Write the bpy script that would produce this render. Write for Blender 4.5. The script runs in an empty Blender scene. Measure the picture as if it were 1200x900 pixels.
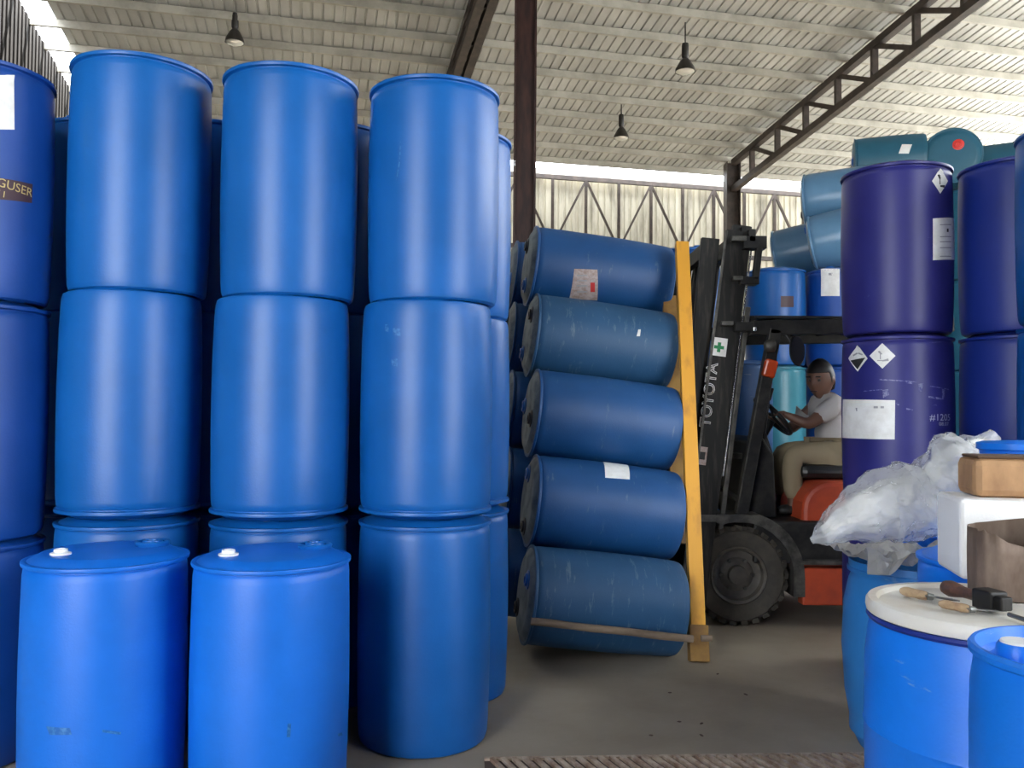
import bpy, bmesh, math, random
from math import sin, cos, pi, radians, sqrt, atan2
from mathutils import Vector, Matrix, noise, Euler
random.seed(7)
S = bpy.context.scene
COL = S.collection

# ------------------------------------------------------------------ camera
F = 1000.0
cam_d = bpy.data.cameras.new('camera'); cam = bpy.data.objects.new('camera', cam_d); COL.objects.link(cam)
cam_d.sensor_width = 36.0; cam_d.lens = 36.0 * F / 1200.0; cam_d.clip_start = 0.05; cam_d.clip_end = 500
PITCH, ROLL = radians(1.83), radians(0.45)
cam.matrix_world = (Matrix.Translation((0, 0, 1.41)) @ Matrix.Rotation(radians(90) + PITCH, 4, 'X') @ Matrix.Rotation(ROLL, 4, 'Z'))
S.camera = cam
CM = cam.matrix_world.copy(); CO = CM.translation.copy()

# ------------------------------------------------------------------ sky, sun, exposure
w = bpy.data.worlds.new('world'); S.world = w; w.use_nodes = True
nt = w.node_tree; nt.nodes.clear()
bg = nt.nodes.new('ShaderNodeBackground'); ow = nt.nodes.new('ShaderNodeOutputWorld')
bg.inputs['Color'].default_value = (0.90, 0.95, 1.0, 1); bg.inputs['Strength'].default_value = 10.5
nt.links.new(bg.outputs[0], ow.inputs[0])
sun_d = bpy.data.lights.new('sun', 'SUN'); sun = bpy.data.objects.new('sun', sun_d); COL.objects.link(sun)
sun_d.energy = 46.0; sun_d.angle = radians(1.0); sun_d.color = (1.0, 0.98, 0.94)
sun.rotation_euler = Vector((-0.15, -0.45, -1.0)).to_track_quat('-Z', 'Y').to_euler()   # high sun beyond the back wall
sun.location = (10, 20, 30)
S.view_settings.view_transform = 'Standard'; S.view_settings.look = 'None'
S.view_settings.exposure = 0.04; S.view_settings.gamma = 1.0; S.view_settings.use_curve_mapping = False

# ------------------------------------------------------------------ helpers
def ray(px, py):
    d = CM.to_3x3() @ Vector(((px - 600) / F, (450 - py) / F, -1.0))
    return d
def at(px, py, Y):
    d = ray(px, py); return CO + d * (Y / d.y)
def empty(name, loc=(0, 0, 0), rot=(0, 0, 0), parent=None):
    o = bpy.data.objects.new(name, None); COL.objects.link(o); o.location = loc; o.rotation_euler = rot
    o.empty_display_size = 0.1
    if parent: o.parent = parent
    return o
def tag(o, label=None, cat=None, group=None, kind=None):
    if label: o['label'] = label
    if cat: o['category'] = cat
    if group: o['group'] = group
    if kind: o['kind'] = kind
    return o
def smooth(me, ang=40):
    for p in me.polygons: p.use_smooth = True
    try: me.set_sharp_from_angle(angle=radians(ang))
    except Exception: pass
class MB:
    def __init__(s): s.v = []; s.f = []
    def add(s, vs, fs):
        n = len(s.v); s.v += [tuple(p) for p in vs]; s.f += [tuple(i + n for i in f) for f in fs]; return s
    def box(s, c, d, M=None):
        x, y, z = [k / 2 for k in d]
        vs = [Vector((sx * x, sy * y, sz * z)) for sz in (-1, 1) for sx, sy in ((-1, -1), (1, -1), (1, 1), (-1, 1))]
        if M: vs = [M @ p for p in vs]
        vs = [p + Vector(c) for p in vs]
        return s.add(vs, [(3, 2, 1, 0), (4, 5, 6, 7), (0, 1, 5, 4), (1, 2, 6, 5), (2, 3, 7, 6), (3, 0, 4, 7)])
    def bar(s, a, b, w_, h_, up=(0, 0, 1)):
        a = Vector(a); b = Vector(b); z = (b - a).normalized(); u = Vector(up)
        if abs(z.dot(u)) > 0.98: u = Vector((0, 1, 0))
        x = u.cross(z).normalized(); y = z.cross(x)
        vs = []
        for p in (a, b):
            for sx, sy in ((-1, -1), (1, -1), (1, 1), (-1, 1)): vs.append(p + x * (sx * w_ / 2) + y * (sy * h_ / 2))
        return s.add(vs, [(3, 2, 1, 0), (4, 5, 6, 7), (0, 1, 5, 4), (1, 2, 6, 5), (2, 3, 7, 6), (3, 0, 4, 7)])
    def tube(s, pts, r, n=10):
        pts = [Vector(p) for p in pts]; rs = r if isinstance(r, (list, tuple)) else [r] * len(pts)
        vs = []; px = None
        for i, p in enumerate(pts):
            d = (pts[min(i + 1, len(pts) - 1)] - pts[max(i - 1, 0)]).normalized()
            u = px if px else (Vector((0, 0, 1)) if abs(d.z) < .9 else Vector((0, 1, 0)))
            x = (u - d * u.dot(d)).normalized(); px = x; y = d.cross(x)
            vs += [p + (x * cos(2 * pi * k / n) + y * sin(2 * pi * k / n)) * rs[i] for k in range(n)]
        fs = [(i * n + k, i * n + (k + 1) % n, (i + 1) * n + (k + 1) % n, (i + 1) * n + k) for i in range(len(pts) - 1) for k in range(n)]
        m = len(pts) - 1
        fs += [tuple(reversed(range(n))), tuple(range(m * n, m * n + n))]
        return s.add(vs, fs)
    def lathe(s, prof, n=48, M=None, closed=False):
        vs = []; fs = []; rings = []
        for r, z in prof:
            if r < 1e-6: rings.append([len(vs)]); vs.append(Vector((0, 0, z)))
            else:
                rings.append(list(range(len(vs), len(vs) + n)))
                vs += [Vector((r * cos(2 * pi * k / n), r * sin(2 * pi * k / n), z)) for k in range(n)]
        R = rings + ([rings[0]] if closed else [])
        for a, b in zip(R[:-1], R[1:]):
            for k in range(n):
                k2 = (k + 1) % n
                if len(a) == 1 and len(b) == 1: continue
                if len(a) == 1: fs.append((a[0], b[k2], b[k]))
                elif len(b) == 1: fs.append((a[k], a[k2], b[0]))
                else: fs.append((a[k], a[k2], b[k2], b[k]))
        if M: vs = [M @ p for p in vs]
        return s.add(vs, fs)
    def prism(s, poly, y0, y1):   # polygon in XZ, extruded along Y
        n = len(poly)
        vs = [(x, y0, z) for x, z in poly] + [(x, y1, z) for x, z in poly]
        fs = [tuple(range(n)), tuple(reversed(range(n, 2 * n)))] + [(i, i + n, (i + 1) % n + n, (i + 1) % n) for i in range(n)]
        return s.add(vs, fs)
    def mesh(s, name, mat, sm=False, ang=40):
        me = bpy.data.meshes.new(name); me.from_pydata(s.v, [], s.f); me.update()
        bm = bmesh.new(); bm.from_mesh(me); bmesh.ops.recalc_face_normals(bm, faces=bm.faces[:]); bm.to_mesh(me); bm.free()
        if mat: me.materials.append(mat)
        if sm: smooth(me, ang)
        return me
    def build(s, name, mat, parent=None, sm=False, ang=40, loc=None, bevel=0):
        o = bpy.data.objects.new(name, s.mesh(name, mat, sm, ang)); COL.objects.link(o)
        if parent: o.parent = parent
        if loc is not None: o.location = loc
        if bevel:
            b = o.modifiers.new('bevel', 'BEVEL'); b.width = bevel; b.segments = 2; b.limit_method = 'ANGLE'
        return o
def link_mesh(name, me, parent=None):
    o = bpy.data.objects.new(name, me); COL.objects.link(o)
    if parent: o.parent = parent
    return o
def copy_tree(o, parent=None):
    c = o.copy(); COL.objects.link(c); c.parent = parent
    for ch in list(o.children): copy_tree(ch, c)
    return c

# ------------------------------------------------------------------ materials
def mat(name, col, rough=0.5, metal=0.0, col2=None, scale=4.0, bump=0.0, bscale=40.0, spec=0.5, lo=0.4, hi=0.65, alpha=1.0, coat=0.0, stretch=(1, 1, 1), transl=0.0, detail=5.0):
    m = bpy.data.materials.new(name); m.use_nodes = True; n = m.node_tree; b = n.nodes['Principled BSDF']
    b.inputs['Base Color'].default_value = (*col, 1); b.inputs['Roughness'].default_value = rough
    b.inputs['Metallic'].default_value = metal; b.inputs['Specular IOR Level'].default_value = spec
    b.inputs['Alpha'].default_value = alpha; b.inputs['Coat Weight'].default_value = coat
    tc = n.nodes.new('ShaderNodeTexCoord'); mp = n.nodes.new('ShaderNodeMapping'); mp.inputs['Scale'].default_value = stretch
    oi = n.nodes.new('ShaderNodeObjectInfo'); va = n.nodes.new('ShaderNodeVectorMath'); va.operation = 'ADD'
    sc = n.nodes.new('ShaderNodeVectorMath'); sc.operation = 'SCALE'; sc.inputs['Scale'].default_value = 37.0
    n.links.new(oi.outputs['Random'], sc.inputs[0]); n.links.new(tc.outputs['Object'], mp.inputs[0])
    n.links.new(mp.outputs[0], va.inputs[0]); n.links.new(sc.outputs[0], va.inputs[1])
    if col2:
        t = n.nodes.new('ShaderNodeTexNoise'); t.inputs['Scale'].default_value = scale; t.inputs['Detail'].default_value = detail; t.inputs['Roughness'].default_value = 0.6
        r = n.nodes.new('ShaderNodeMapRange'); r.inputs[1].default_value = lo; r.inputs[2].default_value = hi
        x = n.nodes.new('ShaderNodeMix'); x.data_type = 'RGBA'; x.inputs[6].default_value = (*col, 1); x.inputs[7].default_value = (*col2, 1)
        n.links.new(va.outputs[0], t.inputs['Vector']); n.links.new(t.outputs[0], r.inputs[0]); n.links.new(r.outputs[0], x.inputs[0]); n.links.new(x.outputs[2], b.inputs['Base Color'])
    if bump:
        t2 = n.nodes.new('ShaderNodeTexNoise'); t2.inputs['Scale'].default_value = bscale; t2.inputs['Detail'].default_value = 3
        bp = n.nodes.new('ShaderNodeBump'); bp.inputs['Strength'].default_value = bump; bp.inputs['Distance'].default_value = 0.01
        n.links.new(va.outputs[0], t2.inputs['Vector']); n.links.new(t2.outputs[0], bp.inputs['Height']); n.links.new(bp.outputs[0], b.inputs['Normal'])
    if transl:
        tr = n.nodes.new('ShaderNodeBsdfTranslucent'); tr.inputs[0].default_value = (*col, 1)
        mx = n.nodes.new('ShaderNodeMixShader'); mx.inputs[0].default_value = transl
        n.links.new(b.outputs[0], mx.inputs[1]); n.links.new(tr.outputs[0], mx.inputs[2]); n.links.new(mx.outputs[0], n.nodes['Material Output'].inputs[0])
    return m
def scuffed(name, col, rough=0.4, scuff=(0.35, 0.5, 0.7), amount=0.72, spec=0.5):
    """moulded plastic: faint tone changes, a few pale scuffs"""
    m = mat(name, col, rough, col2=tuple(c * 1.25 + 0.004 for c in col), scale=2.2, bump=0.06, bscale=130, spec=spec, lo=0.35, hi=0.7)
    n = m.node_tree; b = n.nodes['Principled BSDF']; src = b.inputs['Base Color'].links[0].from_socket
    vec = [k for k in n.nodes if k.type == 'VECT_MATH' and k.operation == 'ADD'][0].outputs[0]
    mp = n.nodes.new('ShaderNodeMapping'); mp.inputs['Scale'].default_value = (1, 1, 5)
    t = n.nodes.new('ShaderNodeTexNoise'); t.inputs['Scale'].default_value = 5.5; t.inputs['Detail'].default_value = 9; t.inputs['Roughness'].default_value = 0.72
    r = n.nodes.new('ShaderNodeMapRange'); r.inputs[1].default_value = amount; r.inputs[2].default_value = amount + 0.08; r.inputs[4].default_value = 0.55
    x = n.nodes.new('ShaderNodeMix'); x.data_type = 'RGBA'; x.inputs[7].default_value = (*scuff, 1)
    n.links.new(vec, mp.inputs[0]); n.links.new(mp.outputs[0], t.inputs['Vector']); n.links.new(t.outputs[0], r.inputs[0]); n.links.new(r.outputs[0], x.inputs[0])
    n.links.new(src, x.inputs[6]); n.links.new(x.outputs[2], b.inputs['Base Color'])
    return m
M = {}
M['blue'] = scuffed('blue_plastic', (0.001, 0.088, 0.33), 0.39, amount=0.76)
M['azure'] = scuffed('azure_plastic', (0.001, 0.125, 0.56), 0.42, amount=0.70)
M['royal'] = scuffed('royal_blue_plastic', (0.002, 0.05, 0.26), 0.45, amount=0.78)
M['bright'] = scuffed('bright_blue_plastic', (0.003, 0.17, 0.72), 0.42, amount=0.66)
M['pile'] = scuffed('dusty_blue_plastic', (0.006, 0.060, 0.19), 0.5, (0.16, 0.22, 0.28), 0.60)
M['pile2'] = scuffed('duller_blue_plastic', (0.014, 0.068, 0.155), 0.55, (0.16, 0.22, 0.27), 0.57)
M['navy'] = scuffed('navy_plastic', (0.016, 0.016, 0.15), 0.42, (0.4, 0.42, 0.6), 0.655)
M['navy2'] = scuffed('ultramarine_plastic', (0.008, 0.025, 0.22), 0.45, (0.35, 0.4, 0.6), 0.69)
M['teal'] = scuffed('teal_plastic', (0.015, 0.10, 0.16), 0.45, amount=0.72)
M['cyan'] = scuffed('pale_cyan_plastic', (0.05, 0.25, 0.33), 0.35, amount=0.74)
M['silver'] = scuffed('pale_blue_plastic', (0.09, 0.20, 0.33), 0.28, amount=0.72)
M['ends'] = mat('dusty_drum_head', (0.16, 0.2, 0.22), 0.6, col2=(0.05, 0.08, 0.12), scale=9)
M['bungblue'] = mat('bung_blue', (0.004, 0.11, 0.42), 0.35)
M['bungwhite'] = mat('bung_white', (0.8, 0.82, 0.82), 0.35)
M['bungred'] = mat('bung_red', (0.75, 0.05, 0.04), 0.45)
M['bungdark'] = mat('bung_dark', (0.02, 0.02, 0.03), 0.5)
M['lid'] = mat('white_lid_plastic', (0.80, 0.77, 0.70), 0.45, col2=(0.68, 0.60, 0.48), scale=5, lo=.5, hi=.75)
M['foam'] = mat('white_foam', (0.9, 0.9, 0.9), 0.7, bump=.15, bscale=150)
M['paper'] = mat('label_paper', (0.86, 0.86, 0.84), 0.6, col2=(0.74, 0.73, 0.70), scale=14)
M['oldpaper'] = mat('dirty_label_paper', (0.50, 0.42, 0.40), 0.7, col2=(0.34, 0.24, 0.20), scale=35)
M['ink'] = mat('black_ink', (0.02, 0.02, 0.02), 0.6)
M['greyink'] = mat('grey_ink', (0.35, 0.35, 0.36), 0.6)
M['palepaint'] = mat('pale_stencil_ink', (0.45, 0.48, 0.62), 0.6)
M['scratch'] = mat('scraped_plastic', (0.20, 0.21, 0.38), 0.6, col2=(0.03, 0.03, 0.2), scale=60, lo=.45, hi=.6)
M['red'] = mat('red_ink', (0.55, 0.03, 0.03), 0.6)
M['green'] = mat('green_ink', (0.02, 0.22, 0.08), 0.6)
M['maroon_sticker'] = mat('dark_sticker', (0.05, 0.02, 0.03), 0.5)
M['gold'] = mat('gold_ink', (0.55, 0.42, 0.16), 0.5)
M['roof'] = mat('galvanised_roof', (0.60, 0.60, 0.57), 0.55, 0.25, col2=(0.44, 0.44, 0.42), scale=1.4, stretch=(1, 0.3, 1), lo=.35, hi=.7)
M['purlin'] = mat('purlin_steel', (0.50, 0.48, 0.42), 0.6, col2=(0.36, 0.34, 0.29), scale=2)
M['wallsheet'] = mat('cream_wall_sheet', (0.50, 0.47, 0.38), 0.6, col2=(0.14, 0.125, 0.10), scale=1.3, stretch=(2.2, 2.2, 0.45), lo=.46, hi=.72, transl=0.03)
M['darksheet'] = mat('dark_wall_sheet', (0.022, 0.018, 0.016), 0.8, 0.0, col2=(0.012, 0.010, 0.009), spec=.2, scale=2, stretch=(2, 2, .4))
M['truss'] = mat('truss_paint', (0.040, 0.030, 0.026), 0.55, col2=(0.075, 0.055, 0.045), scale=5)
M['column'] = mat('column_paint', (0.035, 0.016, 0.016), 0.5, col2=(0.075, 0.03, 0.025), scale=4, stretch=(3, 3, .6))
M['black'] = mat('black_machine_paint', (0.010, 0.010, 0.010), 0.5, spec=.35, col2=(0.035, 0.033, 0.03), scale=8)
M['mastblack'] = mat('mast_paint', (0.008, 0.0075, 0.007), 0.55, spec=.35, col2=(0.045, 0.038, 0.03), scale=7, stretch=(5, 5, .6), lo=.5, hi=.75)
M['greysteel'] = mat('worn_grey_steel', (0.13, 0.125, 0.11), 0.5, .5, col2=(0.05, 0.048, 0.045), scale=12)
M['chrome'] = mat('bright_steel', (0.6, 0.6, 0.58), 0.25, 1.0)
M['orange'] = mat('orange_paint', (0.50, 0.07, 0.025), 0.5, col2=(0.30, 0.045, 0.025), scale=5, lo=.45, hi=.75)
M['rubber'] = mat('tyre_rubber', (0.045, 0.04, 0.034), 0.8, col2=(0.08, 0.07, 0.055), scale=8, bump=.2)
M['rim'] = mat('wheel_paint', (0.06, 0.055, 0.048), 0.5, col2=(0.12, 0.105, 0.085), scale=10)
M['vinyl'] = mat('black_vinyl', (0.012, 0.012, 0.012), 0.35)
M['amber'] = mat('lamp_lens', (0.5, 0.06, 0.015), 0.25)
M['mirror'] = mat('mirror_back', (0.01, 0.01, 0.011), 0.3)
M['yellow'] = mat('yellow_paint', (0.72, 0.34, 0.03), 0.5, col2=(0.45, 0.20, 0.03), scale=9, stretch=(1, 1, .35), lo=.5, hi=.75)
M['ochre'] = mat('worn_ochre_paint', (0.30, 0.16, 0.03), 0.6, col2=(0.2, 0.1, .03), scale=9)
M['pole'] = mat('weathered_wood_pole', (0.26, 0.19, 0.13), 0.75, col2=(0.13, 0.09, 0.06), scale=14, stretch=(.2, 1, 1))
M['floor'] = mat('concrete_floor', (0.34, 0.29, 0.22), 0.7, col2=(0.23, 0.19, 0.14), scale=1.1, bump=.12, bscale=60, lo=.35, hi=.68, detail=9)
M['apron'] = mat('sunlit_concrete', (0.60, 0.585, 0.55), 0.9)
M['grate'] = mat('rusty_grate_steel', (0.46, 0.37, 0.28), 0.7, 0, col2=(0.24, 0.15, 0.10), scale=16)
M['pit'] = mat('drain_dark', (0.09, 0.06, 0.045), 0.9)
M['wood'] = mat('tan_wood', (0.50, 0.29, 0.14), 0.65, col2=(0.24, 0.12, 0.055), scale=7, stretch=(1, 1, .5), lo=.4, hi=.75)
M['char'] = mat('darkened_wood', (0.10, 0.055, 0.03), 0.7)
M['handle'] = mat('worn_handle_wood', (0.52, 0.37, 0.22), 0.5, col2=(0.28, 0.16, 0.09), scale=30, stretch=(.3, 1, 1))
M['darkhandle'] = mat('dark_handle_wood', (0.14, 0.065, 0.045), 0.5, col2=(0.05, 0.03, 0.025), scale=30)
M['rust'] = mat('rusty_tin', (0.13, 0.085, 0.06), 0.6, .2, col2=(0.27, 0.20, 0.155), scale=9, stretch=(1, 1, .4), bump=.2, bscale=25)
M['steel'] = mat('blade_steel', (0.22, 0.21, 0.2), 0.4, .8)
M['tape'] = mat('grey_metal', (0.2, 0.21, 0.2), 0.35, .7)
M['skin'] = mat('skin', (0.14, 0.068, 0.045), 0.5)
M['hair'] = mat('hair', (0.008, 0.006, 0.006), 0.5)
M['shirt'] = mat('pale_shirt', (0.38, 0.36, 0.35), 0.8, bump=.2, bscale=25)
M['trouser'] = mat('khaki_cloth', (0.27, 0.215, 0.135), 0.85, bump=.3, bscale=18)
M['eye'] = mat('eye_dark', (0.05, 0.04, 0.035), 0.3)
M['shoe'] = mat('shoe_black', (0.012, 0.012, 0.012), 0.4)
M['lampcap'] = mat('lamp_housing', (0.025, 0.022, 0.02), 0.4)
M['lampglass'] = mat('lamp_reflector', (0.75, 0.74, 0.70), 0.15, .6)
M['plastic'] = mat('clear_crumpled_plastic', (0.78, 0.79, 0.80), 0.10, bump=1.0, bscale=42, alpha=.36, spec=1.0)
M['film'] = mat('grey_plastic_film', (0.42, 0.41, 0.38), 0.3, bump=.6, bscale=20, alpha=.8, spec=.7)

# ------------------------------------------------------------------ the building (grid turned 13 degrees)
BA = radians(12.95); CB, SB = cos(BA), sin(BA)
def B(s, t, z=0): return Vector((s * CB - t * SB, s * SB + t * CB, z))
def zr(t): return 10.91 - 0.117 * t
S0, S1, T0, T1, TW = -5.4, 20.4, -1.8, 22.3, 23.3
fl = MB().box((0, 0, 0), (1, 1, 1))
fl = MB(); fl.add([B(S0, T0), B(S1, T0), B(S1, TW), B(S0, TW)] + [B(S0, T0, -.2), B(S1, T0, -.2), B(S1, TW, -.2), B(S0, TW, -.2)],
                  [(0, 1, 2, 3), (7, 6, 5, 4), (0, 4, 5, 1), (1, 5, 6, 2), (2, 6, 7, 3), (3, 7, 4, 0)])
tag(fl.build('floor', M['floor']), kind='structure')
ap = MB(); ap.add([(-90, -110, -.03), (110, -110, -.03), (110, 90, -.03), (-90, 90, -.03)], [(0, 1, 2, 3)])
tag(ap.build('outdoor_ground', M['apron']), kind='structure')

ceil = tag(empty('ceiling', B(0, 0, 0)), kind='structure')
def sheet_profile(n):   # n ribs over n*0.2 m
    p = []
    for k in range(n):
        x = k * .2; p += [(x, 0), (x + .150, 0), (x + .160, .035), (x + .190, .035)]
    p.append((n * .2, 0)); p.append((n * .2 + .03, .001)); return p
def roof_sheet_mesh(n):
    mb = MB(); pr = sheet_profile(n); k = len(pr); vs = []
    for t in (T0, T1):
        for x, h in pr: vs.append(Vector((x * CB - t * SB, x * SB + t * CB, zr(t) + h)))
    return mb.add(vs, [(i, i + 1, i + 1 + k, i + k) for i in range(k - 1)]).mesh('roof_sheet', M['roof'])
rs = roof_sheet_mesh(5)
s = S0 + .45; i = 0
while s < S1 - .5:
    o = link_mesh('roof_sheet', rs, ceil); q = B(s, 0, random.uniform(0, .012)); o.location = q - B(0, 0, 0); s += 1.0
pm = MB(); pm.bar(B(S0, 0, 0), B(S1, 0, 0), .07, .15); pm = pm.mesh('purlin', M['purlin'])
t = 22.15
while t > T0:
    o = link_mesh('purlin', pm, ceil); o.location = B(0, t, zr(t) - .08); t -= .895

def wall_sheets(name, a, b, z0, z1f, m, holes=()):
    root = tag(empty(name, a), kind='structure'); d = (b - a); L = d.length; d.normalize(); nrm = Vector((-d.y, d.x, 0))
    k = max(1, round(L)); per = L / k; pr = [(x * per, h) for x, h in [(j * .2 + q, h) for j in range(5) for q, h in ((0, 0), (.105, 0), (.125, .05), (.180, .05))] + [(1.0, 0)]]
    for j in range(k):
        mb = MB(); vs = []
        for zz in (0, 1):
            for x, h in pr:
                p = d * (j * per + x) + nrm * (h * 1.0)
                z = z0 if zz == 0 else z1f(a + p)
                vs.append(Vector((p.x, p.y, z)))
        n_ = len(pr); mb.add(vs, [(q, q + 1, q + 1 + n_, q + n_) for q in range(n_ - 1)])
        mb.build('wall_sheet', m, root)
    return root
wall_sheets('wall_back', B(S0, TW), B(S1, TW), 0, lambda p: 8.30, M['wallsheet'])
def left_top(p):
    t = -p.x * SB + p.y * CB; return zr(t) - .02
wall_sheets('wall_left', B(S0, T0), B(S0, TW), 0, left_top, M['darksheet'])
SO, SP, SQ = -2.1, 3.5, 6.8                             # unseen loading door on the left; narrower right opening added to light the foreground
zt = lambda p: zr(T0) - .05
wall_sheets('wall_front', B(SO, T0), B(SP, T0), 0, zt, M['darksheet'])
wall_sheets('wall_front_right', B(SQ, T0), B(S1, T0), 0, zt, M['darksheet'])
wall_sheets('wall_above_doors', B(S0, T0), B(SQ, T0), 5.2, zt, M['darksheet'])
wall_sheets('wall_right', B(S1, T0), B(S1, TW), 0, lambda p: 4.6, M['darksheet'])
bm_ = MB(); bm_.bar(B(S0, TW - .15, 8.17), B(S1, TW - .15, 8.17), .10, .22)
tag(bm_.build('trim_1', M['purlin']), kind='structure')

# lattice girder on the back wall
gir = tag(empty('wall_girder', B(11, TW - .3, 0)), 'dark lattice girder with W bracing across the pale back wall', 'girder')
gl = gir.location
def gp(s, z): return B(s, TW - .3, z) - gl
MB().bar(gp(S0, 8.02), gp(S1, 8.02), .10, .12).build('chord', M['truss'], gir)
MB().bar(gp(S0, 6.02), gp(S1, 6.02), .10, .12).build('chord', M['truss'], gir)
k = 0; ss = 6.42 - 12 * .985
while ss < S1:
    MB().bar(gp(ss, 6.02), gp(ss, 8.02), .08, .09, (0, 1, 0)).build('upright', M['truss'], gir)
    if k % 2 == 1:
        MB().bar(gp(ss, 8.0), gp(ss - .985, 6.05), .06, .08, (0, 1, 0)).build('brace', M['truss'], gir)
        MB().bar(gp(ss, 8.0), gp(ss + .985, 6.05), .06, .08, (0, 1, 0)).build('brace', M['truss'], gir)
    ss += .985; k += 1

def truss(s, t_end, label, twin=0.0, depth=.72):
    r = tag(empty('roof_truss', B(s, 0, 0)), label, 'roof truss', 'dark steel roof trusses'); L0 = r.location
    offs = (-twin, twin) if twin else (0,)
    for of in offs:
        a = B(s + of, T0 + .3, zr(T0 + .3) - .22) - L0; b = B(s + of, t_end, zr(t_end) - .22) - L0
        MB().bar(a, b, .16, .15).build('chord', M['truss'], r)
        MB().bar(a - Vector((0, 0, depth)), b - Vector((0, 0, depth)), .16, .15).build('chord', M['truss'], r)
        t = t_end - 1.0; first = True
        while t > T0 + 1.5:
            z = zr(t) - .22
            MB().bar(B(s + of, t, z) - L0, B(s + of, t, z - depth) - L0, .12, .12, (0, 1, 0)).build('upright', M['truss'], r)
            z2 = zr(t - 1.25) - .22 - depth
            MB().bar(B(s + of, t, z) - L0, B(s + of, t - 1.25, z2) - L0, .10, .10).build('brace', M['truss'], r)
            t -= 1.25
    if twin:
        t = t_end - 1
        while t > T0 + 1.5:
            for dz in (0, depth): MB().bar(B(s - twin, t, zr(t) - .22 - dz) - L0, B(s + twin, t, zr(t) - .22 - dz) - L0, .07, .07).build('tie', M['truss'], r)
            t -= 1.25
    return r
truss(11.0, 21.1, 'dark lattice roof truss climbing to the top right corner')
truss(2.83, 22.0, 'dark twin roof truss behind the top of the maroon column', twin=.11, depth=.34)
# posts
def hpost(name, s, t, z1, wd, label, m, cat='column'):
    r = tag(empty(name, B(s, t, 0), (0, 0, 0)), label, cat)
    R = Matrix.Rotation(0, 3, 'Z')
    for sx in (-1, 1): MB().box((sx * (wd / 2 - .012), 0, z1 / 2), (.024, wd, z1)).build('flange', m, r)
    MB().box((0, -.02, z1 / 2), (wd - .05, .02, z1)).build('web', m, r)
    MB().box((0, 0, .015), (wd + .12, wd + .12, .03)).build('base_plate', m, r)
    return r
hpost('steel_column', 2.97, 12.2, zr(12.2) - .62, .33, 'tall dark maroon steel column rising to the roof behind the lying drums', M['column'])
hpost('steel_post', 11.0, 21.2, zr(21.2) - .20, .38, 'dark post carrying the far end of the right roof truss', M['truss'])

# high bay lamps
def lamp(px, py, Y, size, label):
    p = at(px, py, Y)
    t = -p.x * SB + p.y * CB
    r = tag(empty('high_bay_lamp', p), label, 'ceiling lamp', 'high bay lamps under the roof')
    R = size / 2
    MB().lathe([(0, .28), (R * .25, .27), (R * .55, .20), (R * .95, .06), (R, 0), (R * .93, 0), (R * .5, .17), (0, .24)], 24).build('lamp_shade', M['lampcap'], r, True)
    MB().lathe([(R * .9, -.002), (R * .7, -.03), (R * .3, -.05), (0, -.055)], 24).build('reflector', M['lampglass'], r, True)
    MB().lathe([(0, .56), (R * .32, .56), (R * .36, .5), (R * .36, .3), (R * .25, .26), (0, .26)], 16).build('ballast_housing', M['lampcap'], r, True)
    MB().tube([(0, 0, .55), (0, 0, zr(t) - p.z)], .014, 6).build('hanger_rod', M['lampcap'], r)
lamp(803, 84, 16.6, .40, 'high bay lamp hanging right of centre, largest of the three')
lamp(728, 162, 20.0, .36, 'high bay lamp hanging low near the maroon column')
lamp(275, 50, 16.0, .36, 'high bay lamp hanging above the left drum stacks')

# ------------------------------------------------------------------ drums
DH, DR = .935, .288
def drum_profile(H=DH, R=DR):
    return [(0, .022), (R * .78, .022), (R * .84, .004), (R * .90, 0), (R * .945, .008), (R * .965, .028), (R * .975, .07), (R * .99, H * .22), (R, H * .42), (R, H * .60), (R * .992, H * .78), (R * .982, H - .075),
            (R * .972, H - .050), (R * .955, H - .044), (R * .955, H - .040), (R * 1.000, H - .036), (R * 1.006, H - .029), (R * 1.002, H - .023), (R * .965, H - .021), (R * .935, H - .023),
            (R * .90, H - .018), (R * .80, H - .002), (R * .74, H), (0, H)]
def rad_at(prof, z):
    side = [(r, zz) for r, zz in prof[5:12]]
    for (r0, z0), (r1, z1) in zip(side[:-1], side[1:]):
        if z0 <= z <= z1 and z1 > z0: return r0 + (r1 - r0) * (z - z0) / (z1 - z0)
    return prof[8][0]
PROF = drum_profile()
drum_me = {}
def dmesh(mk):
    if mk not in drum_me: drum_me[mk] = MB().lathe(PROF, 64).mesh('body', M[mk], True, 35)
    return drum_me[mk]
bung_me = {}
def bmesh_(mk, R=.036):
    key = (mk, R)
    if key not in bung_me:
        bung_me[key] = MB().lathe([(0, -.002), (R * 1.5, -.002), (R * 1.5, .006), (R * 1.1, .008), (R, .010), (R * .97, .020), (R * .6, .021), (R * .55, .014), (0, .014)], 24).mesh('bung', M[mk], True, 30)
    return bung_me[key]
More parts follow.
